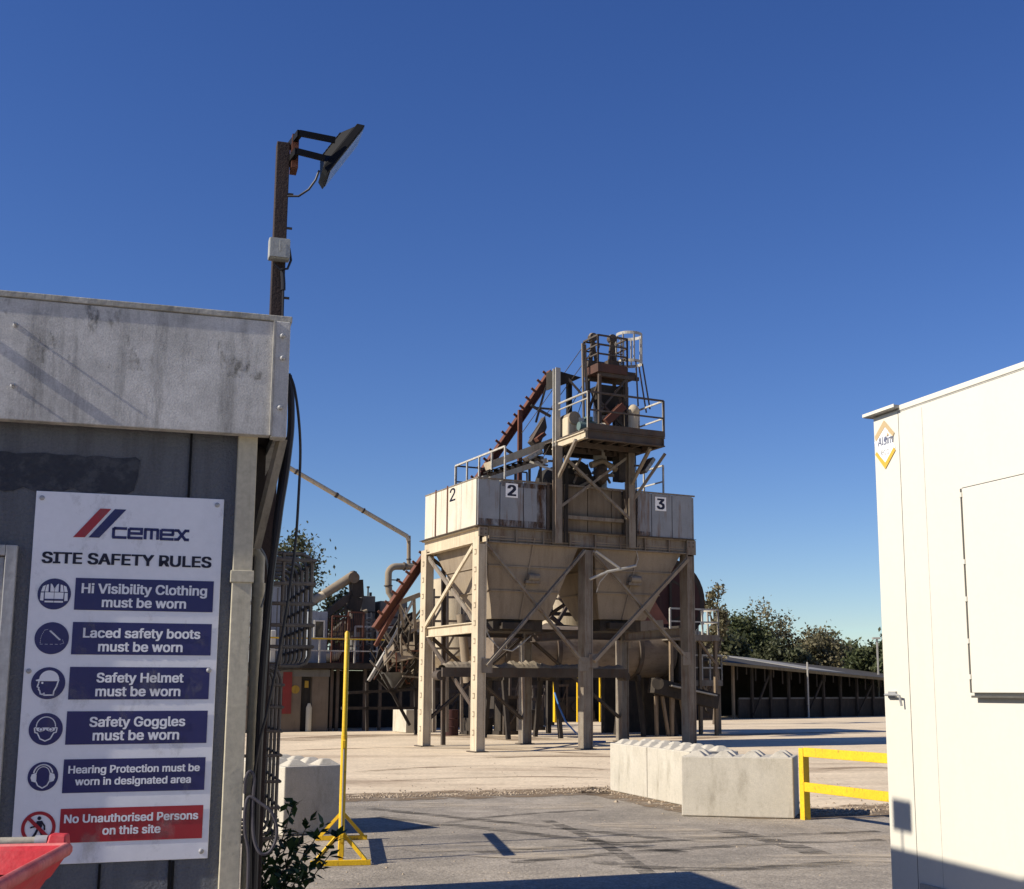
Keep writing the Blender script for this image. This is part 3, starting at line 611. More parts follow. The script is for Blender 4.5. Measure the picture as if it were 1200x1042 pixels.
F1 = block('long pale concrete block beside the yellow rail, nearest of its row', a.x, a.y, b.x - a.x, b.y - a.y, (b - a).length, (4, 2), hgt=.80)
a, b = gnd(715, 927), gnd(767, 938)
d = (b - a).normalized()
block('pale concrete block at the far end of the angled row', a.x, a.y, d.x, d.y, 1.6, (4, 2))
c = a + d * 1.625
block('pale concrete block between the far block and the long near one', c.x, c.y, d.x, d.y, 1.6, (4, 2))
a = gnd(331, 981); block('shaded concrete block behind the yellow mesh stand', a.x, a.y, .80, .60, .8, (2, 4), dep=1.6)
a = gnd(475.5, 859); block('distant concrete block left of the hopper legs', a.x, a.y, .879, .477, 1.3, (3, 2), dep=1.5, hgt=.9)
# ---------------------------------------------------------------- yellow mesh stand, seen edge-on
p0, p1 = gnd(399, 1015), gnd(400, 985)
YS = Frame(p0.x, p0.y, p1.x - p0.x, p1.y - p0.y); LY = (p1 - p0).length
st = thing('barrier_stand', 'tall yellow steel stand with splayed feet and wire mesh, seen edge-on', 'barrier', YS, (LY / 2, 0, 0))
ptop = YS.on(406, 742, 0)
for f, top in ((.12, 2.27), (.62, 2.2)):
    x = LY * f
    part(st, 'post', MB().tube([(x, 0, .06), (x, 0, 1.24)], .031, 12).tube([(x, 0, 1.22), (x, 0, top), (x, 0, top + .02)], [.025, .025, .012], 12), 'yellow', smooth=True)
for x in (0., LY):
    ft = part(st, 'foot', MB().beam((x, -.29, .03), (x, .29, .03), .05), 'yellow', bevel=.003)
    xp = LY * (.12 if x == 0 else .62)
    part(ft, 'strut', MB().beam((x, -.24, .05), (x + (0.06 if x == 0 else -.06), -.02, .30), .035).beam((x, .24, .05), (x + (.06 if x == 0 else -.06), .02, .30), .035), 'yellow')
    part(ft, 'stub', MB().beam((x + (.05 if x == 0 else -.05), 0, .0), (x + (.05 if x == 0 else -.05), 0, .36), .045), 'yellow')
part(st, 'bottom_rail', MB().box(0, LY, -.02, .02, .22, .30), 'yellow', bevel=.003)
part(st, 'top_rail', MB().box(0, LY, -.014, .014, 1.12, 1.20), 'yellow', bevel=.003)
mb = MB()
for i in range(30): x = LY * (i + .5) / 30; mb.tube([(x, 0, .27), (x, 0, 1.13)], .0065, 5)
part(st, 'mesh', mb, 'alu')
# ---------------------------------------------------------------- yellow barrier by the blocks
a = gnd(944, 961); 
YB = Frame(a.x, a.y, .42, -.9)
e1 = YB.on(1042, 886, 0); e2 = YB.on(946, 885, 0)
yb = thing('safety_rail', 'bright yellow two-rail steel barrier between the long block and the white cabin', 'barrier', YB, (0, 0, 0))
for x in (0, 2.1):
    part(yb, 'post', MB().box(x - .05, x + .05, -.05, .05, 0, .93), 'yellow', bevel=.006); 
for z in (.88, .43): part(yb, 'rail', MB().box(.052, 2.4, -.045, -.005, z - .06, z + .06), 'yellow', bevel=.006)
# ---------------------------------------------------------------- white cabin at the right
K = Frame(*far(1036, 808, 6.3)[:2], .36, -.933)
cb = thing('portable_cabin', 'large cream-white towable site cabin with a side hatch and yellow diamond badge', 'cabin', K, (3, 1.2, 0))
ZT, ZB = 3.085, .5
part(cb, 'side_wall', MB().box(.216, 4.6, 0, 2.3, ZB, ZT), 'cabwhite')
part(cb, 'corner_post', MB().box(.0, .211, .0, 2.3, ZB, ZT + .01), 'cabwhite', bevel=.004)
mb = MB().box(.2105, .2175, .0005, .02, ZB, ZT); part(cb, 'post_joint', mb, 'seal')
x = .405; part(cb, 'panel_joint', MB().box(x - .0015, x + .001, -.001, .002, ZB + .3, ZT - .02), 'sealfaint')
part(cb, 'roof_trim', MB().box(.216, 4.6, -.005, 2.31, ZT + .0, ZT + .028), 'cabwhite', bevel=.003)
part(cb, 'trim_joint', MB().box(.216, 4.6, -.002, .01, ZT - .006, ZT - .002), 'sealfaint')
q1 = K.on(1011, 490, -.04); q2 = K.on(1047, 475, -.04); zz = (q1[2] + q2[2]) / 2
zz = max(zz - .018, ZT + .012)
part(cb, 'roof_cap', MB().box(q1[0], q2[0], -.037, 2.31, zz, zz + .016), 'cabgrey'); part(cb, 'cap_edge', MB().box(q1[0] - .002, q2[0] + .002, -.041, -.038, zz + .003, zz + .019), 'cabwhite')  # underside shade put into the cap's grey; the edge strip stays white
part(cb, 'roof', MB().box(.2, 4.6, .05, 2.29, ZT - .05, ZT + .012), 'cabgrey')
hx0, hz1, hz0 = .690, 2.615, 1.685
ht = part(cb, 'hatch', MB().box(hx0, 2.2, -.022, -.002, hz0, hz1), 'cabwhite', bevel=.003)
mb = MB().box(hx0 + .001, hx0 + .011, -.0245, -.0222, hz0, hz1).box(hx0, 2.2, -.012, -.001, hz1, hz1 + .006); part(ht, 'hatch_seal', mb, 'seal')
for z in (hz0 + .06, hz0 + .22, hz0 + .41, hz0 + .58, hz1 - .04): part(ht, 'hinge', MB().cyl((hx0 + .006, -.024, z), (hx0 + .006, -.024, z + .022), .008, 8), 'cabwhite', smooth=True)
part(ht, 'hatch_shadow_lip', MB().box(hx0 + .02, 2.2, -.035, -.001, hz0 - .022, hz0 - .012), 'seal')  # lip coloured dark to stand in for the sill's shadow
mb = MB().tube([(.035, -.01, 1.672), (.05, -.03, 1.674), (.14, -.03, 1.674), (.165, -.028, 1.67), (.168, -.02, 1.62)], .006, 8).box(.05, .11, -.012, .0, 1.66, 1.69)
part(cb, 'door_latch', mb, 'alu', smooth=True)
v0 = K.on(1078, 1032)
part(cb, 'vent', MB().box(.24, .62, -.012, -.001, .62, v0[2] - .01), 'cabgrey')
part(cb, 'underframe', MB().box(.15, 4.5, .15, 2.2, .38, ZB - .002), 'darksteel')
for x in (.21, 2.4, 3.2):
    ty = part(cb, 'wheel', MB().tube([(x, .04, .375), (x, .06, .375), (x, .28, .375), (x, .30, .375)], [.33, .375, .375, .33], 28), 'tyre', smooth=True)
    part(ty, 'rim', MB().tube([(x, .025, .375), (x, .039, .375)], [.19, .21], 20), 'alu')
# badge
lg = part(cb, 'badge', MB().quad(*[K.on(u, v, -.0025) for u, v in ((1024.8, 519), (1037, 549), (1049, 524), (1036.6, 496))]), 'decal', 'white diamond badge')
def bar_(pts, m_, nm): part(lg, nm, MB().quad(*[K.on(u, v, -.004) for u, v in pts]), m_)
bar_([(1025, 512), (1026.5, 518), (1036.8, 500.5), (1035.7, 492.5)][::1], 'logo_gold', 'badge_stripe'); bar_([(1035.7, 492.5), (1036.8, 500.5), (1046.3, 511.5), (1047.9, 507)], 'logo_gold', 'badge_stripe')
bar_([(1025.6, 533), (1037.4, 549.8), (1037.4, 542), (1027.2, 529.8)], 'logo_yellow', 'badge_stripe'); bar_([(1037.4, 542), (1037.4, 549.8), (1049.2, 527.5), (1047.2, 523.8)], 'logo_yellow', 'badge_stripe')
a, b = K.on(1028.5, 523, -.004), K.on(1046, 516, -.004); t = text_mb('Alsim', a[0], b[0], (a[2] + b[2]) / 2 - .006, -.004, .01, .045); t.v = [(x + (z - a[2]) * .15, y, z) for x, y, z in t.v]; part(lg, 'badge_lettering', t, 'logo_slate')
a, b = K.on(1032, 532, -.004), K.on(1042, 528, -.004); t = text_mb('eco', a[0], b[0], (a[2] + b[2]) / 2 - .012, -.004, .0, .028); part(lg, 'badge_lettering', t, 'cabgrey')
a = K.on(1037.5, 514, -.004); mb = MB(); disc(mb, a[0], a[2], -.004, .012, 14); part(lg, 'badge_dot', mb, 'logo_slate')
a = K.on(1040, 511, -.004); mb = MB(); poly(mb, [(a[0] - .012, a[2]), (a[0] + .014, a[2]), (a[0] + .002, a[2] + .02)], -.004); part(lg, 'badge_spark', mb, 'logo_gold')
# ---------------------------------------------------------------- the storage hopper on its six legs
O_ = gnd(558, 882); H = Frame(O_.x, O_.y, .879, .477)
hp = thing('storage_hopper', 'rusty raised twin aggregate hopper on six steel legs with grey numbered bin walls', 'hopper', H, (3.6, 2, 0))
LS = (.0, 3.40, 6.98); ROWS = (0., 3.95); ZL, ZR, ZBIN = 5.95, 6.25, 7.58
for j, t0 in enumerate(ROWS):
    for i, s0 in enumerate(LS):
        wd, dp_ = (.26, .42)
        mb = MB(); mb.box(s0, s0 + .03, t0, t0 + dp_, 0, ZL if i != 1 else 5.75); mb.box(s0 + wd - .03, s0 + wd, t0, t0 + dp_, 0, ZL if i != 1 else 5.75); mb.box(s0 + .03, s0 + wd - .03, t0 + .03, t0 + .06, 0, 5.74)
        lg_ = part(hp, 'leg', mb, 'tanlit' if i == 0 else 'steel')  # legs at the sunlit end take the lit tan, the rest a darker brown
        if i == 0:
            for k in range(11):
                z = .45 + k * .5; mb = MB()
                mb.box(s0 - .012, s0 - .001, t0 + .15, t0 + .27, z, z + .025).box(s0 - .012, s0 - .001, t0 + .15, t0 + .27, z + .13, z + .155).box(s0 - .012, s0 - .001, t0 + .15, t0 + .17, z + .026, z + .129)
                part(lg_, 'rung', mb, 'tan')
        part(lg_, 'base_plate', MB().box(s0 - .08, s0 + wd + .08, t0 - .08, t0 + dp_ + .08, .004, .03), 'darksteel')
# ring beams
part(hp, 'front_beam', MB().ibeam((.30, .12, 6.02), (7.28, .12, 6.02), .22, .44), 'steel')
for k in range(9):
    s = .32 + k * .86
    part(hp, 'stiffener', MB().box(s, s + .03, .012, .10, 5.84, 6.2), 'steel') if k < 9 else 0
part(hp, 'corner_plate', MB().box(.0, .26, -.02, .02, 5.96, 6.22), 'steel')
part(hp, 'corner_plate', MB().box(6.98, 7.3, -.02, .02, 5.78, 6.22), 'steel')
mb = MB()
for x in (.06, .2, 7.05, 7.2):
    for z in (6.03, 6.15): mb.cyl((x, -.021, z), (x, -.035, z), .018, 8)
part(hp, 'plate_bolt', mb, 'darksteel')
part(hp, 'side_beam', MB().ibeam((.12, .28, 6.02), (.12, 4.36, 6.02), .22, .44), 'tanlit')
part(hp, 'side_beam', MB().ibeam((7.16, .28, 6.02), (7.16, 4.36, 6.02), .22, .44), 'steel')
part(hp, 'rear_beam', MB().ibeam((.26, 4.2, 6.02), (7.1, 4.2, 6.02), .22, .44), 'steel')
part(hp, 'ledge', MB().box(-.06, 7.3, -.05, 4.4, 6.243, 6.262), 'darksteel')
# mid rails between legs
part(hp, 'tie_beam', MB().ibeam((.13, .43, 3.42), (.13, 3.94, 3.42), .16, .30), 'tanlit')
part(hp, 'tie_beam', MB().ibeam((7.1, .43, 3.42), (7.1, 3.94, 3.42), .16, .30), 'steel')
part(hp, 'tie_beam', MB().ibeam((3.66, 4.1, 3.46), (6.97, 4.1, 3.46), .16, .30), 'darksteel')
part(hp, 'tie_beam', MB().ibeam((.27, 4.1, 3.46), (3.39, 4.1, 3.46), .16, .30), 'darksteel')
part(hp, 'tie_beam', MB().ibeam((3.5, .43, 3.3), (3.5, 3.94, 3.3), .16, .26), 'darksteel')
def brace(p, q, m_='steel', a=.10, b=.06): part(hp, 'brace', MB().beam(p, q, a, b).beam(Vector(p) + Vector((0, .03, 0)), Vector(q) + Vector((0, .03, 0)), .015, b + .06), m_)
brace((.27, .02, 5.72), (3.38, .02, 2.45), 'steel'); brace((3.38, -.06, 5.72), (.27, -.06, 2.35), 'steel')
brace((3.67, .02, 5.72), (6.96, .02, 2.62), 'steel'); brace((6.96, -.06, 5.62), (3.67, -.06, 2.5), 'tan', .14, .09)
brace((.02, .43, 5.7), (.02, 3.94, 3.62), 'tanlit', .06, .10); brace((.09, 3.94, 5.7), (.09, .43, 3.62), 'steel', .06, .10)
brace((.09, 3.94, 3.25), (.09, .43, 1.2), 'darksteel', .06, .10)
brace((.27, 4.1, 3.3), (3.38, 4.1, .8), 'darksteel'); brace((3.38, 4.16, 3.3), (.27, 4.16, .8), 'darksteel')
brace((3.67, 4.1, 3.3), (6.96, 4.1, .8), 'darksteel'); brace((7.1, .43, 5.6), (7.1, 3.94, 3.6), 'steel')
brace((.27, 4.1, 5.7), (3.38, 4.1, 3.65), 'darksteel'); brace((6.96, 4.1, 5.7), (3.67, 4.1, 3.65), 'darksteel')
for x, z in ((.3, 2.35), (3.36, 2.42), (3.68, 2.52), (6.94, 2.62)):
    part(hp, 'gusset', MB().box(x - .16, x + .16, -.012, .0, z - .2, z + .2), 'steel')
# bin walls: grey, brown, grey along the front; white at the lit end
def panels(axis, cuts, lo, hi, m_, fixed, nm):
    for a, b in zip(cuts, cuts[1:]):
        mb = MB()
        if axis == 's': mb.box(a + .012, b - .012, fixed, fixed + .05, lo, hi)
        else: mb.box(fixed, fixed + .05, a + .012, b - .012, lo, hi)
        part(hp, nm, mb, m_, bevel=.008)
fs = lambda u, t=-.02: H.on(u, 590, t)[0]
panels('s', [fs(u) for u in (559.8, 586, 613.5, 640.5)], 6.27, ZBIN, 'bingrey', -.02, 'bin_panel')
panels('s', [fs(u) for u in (656, 691, 719, 731)], 6.27, 7.60, 'binbrown', .10, 'bin_panel')
panels('s', [fs(u) for u in (738.5, 763.5, 787.5, 811.3)], 6.27, ZBIN, 'bingrey', -.02, 'bin_panel')
tc_ = [H.side(u, 590, -.05)[1] for u in (558.4, 540.6, 525, 511.5, 498.6)]
panels('t', tc_, 6.27, 7.60, 'binwhite', -.06, 'bin_panel')
TE = tc_[-1]
part(hp, 'bin_core', MB().box(.0, 7.2, .16, TE - .02, 6.265, 7.5), 'binbrown')
part(hp, 'bin_panel', MB().box(7.205, 7.25, .0, TE, 6.27, 7.56), 'bingrey'); part(hp, 'bin_panel', MB().box(0, 7.2, TE - .01, TE + .03, 6.27, 7.56), 'binbrown')
M['rust_stain'] = stainmat('rust_stain', (.085, .045, .024), .40, .62, .9, (5, 1, 1.1))
for u0, u1, z0, z1 in ((629, 640, 6.3, 7.55), (740, 748, 6.3, 7.5), (561, 640, 6.28, 6.46), (740, 762, 6.28, 6.40), (586, 640, 7.42, 7.56)):
    part(hp, 'rust_patch', MB().quad((fs(u0), -.026, z0), (fs(u1), -.026, z0), (fs(u1), -.026, z1), (fs(u0), -.026, z1)), 'rust_stain', 'brown rust stain on the grey panel')
mb = MB()
for u in (640.8, 652): s = fs(u); mb.box(s, s + .07, -.05, .09, 6.27, 7.62)
for u in (733, 738): s = fs(u); mb.box(s - .03, s + .04, -.05, .09, 6.27, 7.62)
part(hp, 'bin_stiffener', mb, 'darksteel')
part(hp, 'top_angle', MB().box(-.07, 7.27, -.05, .0, ZBIN + .005, ZBIN + .05).box(-.07, -.0, .001, TE, 7.605, 7.64), 'steel')
mb = MB()
for u in (511.5, 525): t = H.side(u, 590, -.05)[1]; mb.box(-.085, -.061, t - .03, t + .03, 6.27, 7.68)
part(hp, 'panel_strap', mb, 'rust', 'rusty straps over the white panels')
part(hp, 'waist_rail', MB().box(fs(654), fs(730), -.06, .09, 6.62, 6.72), 'steel')
def plate(ch, u0, v0, u1, v1, white=True):
    a, b = H.on(u0, v1, -.025), H.on(u1, v0, -.025); sp = part(hp, 'number_plate', MB().box(a[0], b[0], -.032, -.022, a[2], b[2]), 'decal', 'white plate with a black ' + ch)
    w_ = b[0] - a[0]; t = text_mb(ch, a[0] + w_ * .2, b[0] - w_ * .2, a[2] + (b[2] - a[2]) * .13, -.036, .035, (b[2] - a[2]) * .74); part(sp, 'numeral', t, 'signink')
plate('2', 592.5, 567.3, 606.8, 582.5); plate('3', 767.8, 583.2, 780.5, 598.2)
t = text_mb('2', 0, .40, 0, 0, .012, .38); c0 = H.side(533.5, 586, -.065); t.v = [(-.063, c0[1] + .42 - x, c0[2] + z) for x, y, z in t.v]; part(hp, 'numeral', t, 'signink', 'black stencilled 2 on the white end wall')
# the two hopper cones
def cone(s0, s1, b0, b1, zb, t0=.10, t1=4.1, bt0=.45, bt1=1.9, zt=6.0):
    mb = MB(); A = [(s0, t0, zt), (s1, t0, zt), (s1, t1, zt), (s0, t1, zt)]; B = [(b0, bt0, zb), (b1, bt0, zb), (b1, bt1, zb), (b0, bt1, zb)]
    for i in range(4): mb.quad(B[i], B[(i + 1) % 4], A[(i + 1) % 4], A[i])
    mb.quad(*reversed(B)); cn = part(hp, 'hopper_cone', mb, 'tan')
    r = MB()
    for f in (.04, .36, .66):
        P = [Vector(B[i]).lerp(Vector(A[i]), 1 - f) for i in range(4)]
        for i in range(4): d = ((P[i] + P[(i + 1) % 4]) / 2 - (P[0] + P[2]) / 2).normalized() * .012; r.beam(P[i] + d, P[(i + 1) % 4] + d, .05, .035)
    for k in (.5,):
        a = Vector(B[0]).lerp(Vector(B[1]), k); b = Vector(A[0]).lerp(Vector(A[1]), k); r.beam(a + Vector((0, -.02, 0)), b + Vector((0, -.02, 0)), .05, .03)
    part(cn, 'cone_rib', r, 'tan')
    part(cn, 'discharge_gate', MB().box(b0 + .1, b1 - .1, bt0 + .1, bt1 - .1, zb - .34, zb - .002).box(b0 + .3, b1 - .5, bt0 - .12, bt0 + .09, zb - .28, zb - .1), 'dark_brown')
    part(cn, 'vibrator', MB().cyl(((b0 + b1) / 2 + .1, bt0 - .33, zb + 1.2), ((b0 + b1) / 2 + .45, bt0 - .33, zb + 1.2), .10, 10).box((b0 + b1) / 2 + .05, (b0 + b1) / 2 + .5, bt0 - .33, bt0 - .1, zb + 1.02, zb + 1.1), 'steel')
cone(.27, 3.32, .62, 2.39, 3.68); cone(3.75, 6.95, 4.12, 5.73, 3.76)
# bent pipes and loose hoses on the front
part(hp, 'bent_pipe', MB().tube([H.on(698, 646, -.35), H.on(726, 666, -.5)], .04, 8).tube([H.on(691, 679, -.3), H.on(712, 670, -.45), H.on(728, 667, -.5), H.on(745, 663, -.4)], .04, 8), 'silver', smooth=True)
part(hp, 'hanging_wire', MB().tube([H.on(746, 646, -.1), H.on(748, 655, -.1), H.on(745, 664, -.15)], .012, 6).tube([H.on(712, 672, -.3), H.on(703, 682, -.3), H.on(699, 694, -.2)], .016, 6), 'rail')
part(hp, 'air_hose', MB().tube([H.on(568, 735, .3), H.on(574, 748, .2), H.on(585, 760, .2), H.on(600, 763, .4), H.on(610, 756, .5), H.on(622, 745, .8)], .02, 6), 'rail')
# railing round the left bin top
t0, t1 = H.side(592, 523, .9)[1], H.side(534, 545, .9)[1]
part(hp, 'railing', railing(MB(), [(.9, t0, 7.64), (.9, t1, 7.64)], 1.0, .025, (.03,), .95), 'rail')
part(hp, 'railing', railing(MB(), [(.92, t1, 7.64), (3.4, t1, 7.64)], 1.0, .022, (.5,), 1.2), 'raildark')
q = H.side(777, 542, 6.6)
part(hp, 'railing', railing(MB(), [(6.6, q[1], 7.62), (6.6, q[1] + 2.3, 7.62), (3.9, q[1] + 2.3, 7.62)], 1.02, .024, (.5,), 1.3), 'rail')
mb = MB().box(2.3, 4.9, .3, 3.4, 7.5, 7.62); part(hp, 'top_deck', mb, 'darksteel')
# ---------------------------------------------------------------- drive platform above
DZ = 8.72
DP = thing('drive_platform', 'cantilevered steel drive platform with railings standing on braced columns above the hopper', 'platform', H, (3.9, -.4, ZBIN))
for s0 in (2.26, 4.74):
    part(DP, 'column', MB().ibeam((s0 + .14, -.16, 5.85), (s0 + .14, -.16, DZ - .001), .22, .2, .03, (0, 1, 0)), 'steel')
    part(DP, 'knee_brace', MB().beam((s0 + .14, -.2, 7.75), (s0 + .14, -1.3, DZ - .02), .085), 'steel')
part(DP, 'knee_brace', MB().beam((4.95, -.2, 7.3), (5.75, -.75, DZ - .02), .085, .085), 'steel')
part(DP, 'cross_brace', MB().beam((2.5, -.22, 6.95), (4.7, -.22, 8.55), .075), 'steel'); part(DP, 'cross_brace', MB().beam((2.55, -.29, 8.4), (4.75, -.29, 6.72), .075), 'steel')
part(DP, 'cross_brace', MB().beam((2.4, .0, 8.0), (1.75, .35, 8.28), .06), 'rail')
s0, s1, t0, t1 = 2.67, 5.26, -1.5, 1.3
mb = MB().box(s0, s1, t0, t1, DZ + .30, DZ + .34)
part(DP, 'deck', mb, 'darksteel')
mb = MB()
mb.ibeam((s0, t0 + .05, DZ + .15), (s1, t0 + .05, DZ + .15), .12, .28); mb.ibeam((s1 - .05, t0, DZ + .149), (s1 - .05, t1, DZ + .149), .12, .27); mb.ibeam((s0, t1 - .06, DZ + .15), (s1, t1 - .06, DZ + .15), .12, .28)
for k in range(1, 6): s = s0 + (s1 - s0) * k / 6; mb.beam((s, t0 + .1, DZ + .2), (s, t1 - .1, DZ + .2), .07, .16)
for t in (-.3, .6): mb.beam((s0, t, DZ + .08), (s1, t, DZ + .08), .1, .14)
part(DP, 'deck_beam', mb, 'darksteel')
part(DP, 'edge_beam', MB().ibeam((s0 + .0, t0 + .12, DZ + .152), (s0 + .0, .62, DZ + .152), .12, .22), 'tanlit', 'sunlit left edge beam')
part(DP, 'toe_board', MB().box(s0, s1, t0 - .015, t0 - .002, DZ + .31, DZ + .47).box(s1 + .001, s1 + .014, t0, t1, DZ + .31, DZ + .44), 'darksteel')
ZD = DZ + .34
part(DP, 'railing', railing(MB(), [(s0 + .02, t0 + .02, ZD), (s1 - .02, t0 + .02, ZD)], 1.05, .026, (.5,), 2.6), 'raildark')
part(DP, 'railing', railing(MB(), [(s1 - .02, t0 + .04, ZD), (s1 - .02, t1, ZD)], 1.05, .024, (.5,), 1.5), 'rail')
part(DP, 'railing', MB().tube([(s0 + .02, t0 + .03, ZD), (s0 + .02, t0 + .03, ZD + 1.03), (s0 + .02, t0 + .08, ZD + 1.05), (s0 + .02, .5, ZD + 1.05), (s0 + .02, .62, ZD + .98), (s0 + .02, .66, ZD + .85), (s0 + .02, .66, ZD - .5)], .034, 8)
     .tube([(s0 + .02, t0 + .05, ZD + .86), (s0 + .02, .45, ZD + .86), (s0 + .02, .5, ZD + .8), (s0 + .02, .5, ZD)], .024, 8), 'silver', 'bent galvanised rail on the left side', smooth=True)
cb_ = MB()
for k in range(5):
    x = 2.58 + k * .045; cb_.tube([(x, -.12 - .02 * (k % 2), 5.9), (x + random.uniform(-.03, .03), -.14, 6.8), (x + random.uniform(-.03, .03), -.13, 7.7), (x + random.uniform(-.1, .1), -.1, DZ)], .02, 6)
part(DP, 'cable_bundle', cb_, 'dark', smooth=True)
cb_ = MB()
for k in range(3): x = 5.04 + k * .04; cb_.tube([(x, -.08, 5.9), (x + .02, -.1, 7.2), (x - .02, -.1, DZ)], .016, 6)
part(DP, 'cable_bundle', cb_, 'dark', smooth=True)
# motor and gearbox on the platform
gb = thing('gearbox', 'tan and rust gearbox housing on the left of the drive platform', 'gearbox', H, (3.0, .2, ZD))
c = H.on(668, 491, .25); 
part(gb, 'housing', MB().box(c[0] - .24, c[0] + .20, -.05, .5, ZD, ZD + .62), 'tanlit', bevel=.05)
part(gb, 'cover', MB().cyl((c[0] - .02, -.10, ZD + .58), (c[0] - .02, .55, ZD + .58), .20, 18), 'tan', smooth=True)
part(gb, 'guard', MB().box(c[0] + .1, c[0] + .28, -.13, -.06, ZD + .05, ZD + .6), 'silver', bevel=.02)
part(gb, 'base', MB().box(c[0] - .3, c[0] + .95, -.15, .55, ZD - .12, ZD - .001), 'steel')
mo = thing('electric_motor', 'grey-green finned electric motor beside the gearbox on the drive platform', 'motor', H, (3.6, .1, ZD))
c = H.on(689, 491, .0)
mb = MB(); mb.tube([(c[0] - .33, .0, ZD + .3), (c[0] - .30, .0, ZD + .3), (c[0] + .3, .0, ZD + .3)], [.2, .235, .235], 18)
part(mo, 'body', mb, 'motor', smooth=True)
mb = MB()
for k in range(14): a = k / 14 * 6.283; mb.beam((c[0] - .22, .24 * math.cos(a), ZD + .3 + .24 * math.sin(a)), (c[0] + .18, .24 * math.cos(a), ZD + .3 + .24 * math.sin(a)), .012, .035, (0, math.cos(a), math.sin(a)))
part(mo, 'cooling_fin', mb, 'motor')
part(mo, 'fan_cover', MB().tube([(c[0] + .3, 0, ZD + .3), (c[0] + .42, 0, ZD + .3), (c[0] + .5, 0, ZD + .3)], [.25, .25, .16], 18), 'motor', smooth=True)
part(mo, 'terminal_box', MB().box(c[0] - .1, c[0] + .12, -.1, .1, ZD + .54, ZD + .68), 'motor', bevel=.02)
part(mo, 'foot', MB().box(c[0] - .25, c[0] + .25, -.2, .2, ZD, ZD + .08), 'darksteel')
# ---------------------------------------------------------------- bucket elevator tower with its head platform
BE = thing('bucket_elevator', 'brown steel elevator tower rising through the drive platform with a small caged head platform', 'elevator', H, (4.2, .5, 7.62))
ZH = 11.1
part(BE, 'casing', MB().cyl((4.35, .75, 7.55), (4.35, .75, 10.75), .21, 18).cyl((4.35, .75, 9.3), (4.35, .75, 9.36), .25, 18).cyl((4.35, .75, 8.2), (4.35, .75, 8.26), .25, 18), 'silver', 'pale cylindrical casing', smooth=True)
part(BE, 'casing', MB().box(4.85, 5.2, .45, .85, 8.0, 10.95), 'darksteel', 'dark square casing')
mb = MB()
for s in (3.8, 4.72):
    for t in (-.2, .5): mb.beam((s, t, ZD - .3), (s, t, ZH), .09)
part(BE, 'tower_post', mb, 'darksteel')
mb = MB(); mb.beam((3.8, -.22, 9.9), (4.72, -.22, 11.0), .06).beam((3.8, -.2, 10.9), (3.8, .5, 10.0), .06).beam((4.72, -.22, 9.4), (3.8, -.22, 10.2), .06)
part(BE, 'tower_brace', mb, 'darksteel')
part(BE, 'head_hopper', MB().hexa([(4.05, .05, 9.95), (4.35, .05, 9.95), (4.35, .4, 9.95), (4.05, .4, 9.95), (3.85, -.15, 10.75), (4.68, -.15, 10.75), (4.68, .5, 10.75), (3.85, .5, 10.75)]), 'dark')
part(BE, 'chute', MB().beam((4.55, -.28, 10.12), (3.95, -.28, 9.55), .24, .22), 'rust')
part(BE, 'valve_body', MB().sphere((3.75, -.45, ZD + .22), .2, .2, .2, 10, 8, .1).sphere((4.15, -.5, ZD + .18), .22, .16, .16, 10, 8, .1).cyl((4.9, -.3, ZD), (4.9, -.3, ZD + .9), .16, 14).sphere((4.9, -.3, ZD + .95), .2, .2, .2, 10, 8), 'tanlit', 'dusty pale valve castings', smooth=True)
part(BE, 'shaft', MB().cyl((3.0, -.35, ZD + .28), (4.9, -.35, ZD + .28), .13, 12), 'motor', smooth=True)
hs0, hs1, ht0, ht1 = 3.68, 4.70, -.32, .55
part(BE, 'head_deck', MB().box(hs0, hs1, ht0, ht1, ZH, ZH + .26), 'deckrust')
part(BE, 'head_deck_beam', MB().beam((hs0 + .1, ht0 + .1, ZH - .06), (hs1 + .45, ht0 + .1, ZH - .06), .1, .11).beam((hs0 + .1, ht1 - .1, ZH - .06), (hs1 + .45, ht1 - .1, ZH - .06), .1, .11).box(hs1 + .002, hs1 + .5, .0, ht1, ZH - .0, ZH + .2), 'darksteel')
rl = railing(MB(), [(hs0, ht1, ZH + .26), (hs0, ht0, ZH + .26), (hs1, ht0, ZH + .26), (hs1, ht1, ZH + .26), (hs0, ht1, ZH + .26)], .86, .024, (.33, .66), .95)
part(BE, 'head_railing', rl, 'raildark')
mb = MB()
for s, t, hh in ((3.85, .3, .95), (4.35, .0, .9)):
    mb.beam((s - .1, t, ZH + .26), (s, t, ZH + .26 + hh), .1, .08).beam((s + .14, t, ZH + .26), (s, t, ZH + .26 + hh), .08, .06).cyl((s, t - .09, ZH + .26 + hh), (s, t + .09, ZH + .26 + hh), .13, 14).box(s - .2, s + .2, t - .12, t + .12, ZH + .27, ZH + .45)
part(BE, 'head_bearing', mb, 'darksteel')
part(BE, 'bearing_cap', MB().sphere((3.85, .3, ZH + 1.26), .13, .1, .1).sphere((4.35, 0, ZH + 1.2), .12, .1, .1), 'tan')
part(BE, 'tower_strut', MB().beam((3.48, .2, 9.6), (3.44, .2, 12.05), .06).beam((3.62, .2, 9.6), (3.52, .2, 12.02), .06).beam((3.05, .6, 11.1), (3.6, .2, 10.3), .07), 'steel')
part(BE, 'tower_strut', MB().beam((3.3, .8, ZD), (3.3, .8, 11.0), .14), 'dark')
mb = MB()
for (a, b) in (((3.7, .4, 12.2), (1.9, 1.2, 9.3)), ((3.7, .1, 11.8), (2.2, 1.3, 9.2)), ((3.75, .2, 11.3), (2.5, 1.2, 8.4)), ((4.1, .3, 12.1), (3.4, .8, 9.4))): mb.tube([a, b], .012, 5)
part(BE, 'guy_wire', mb, 'raildark')
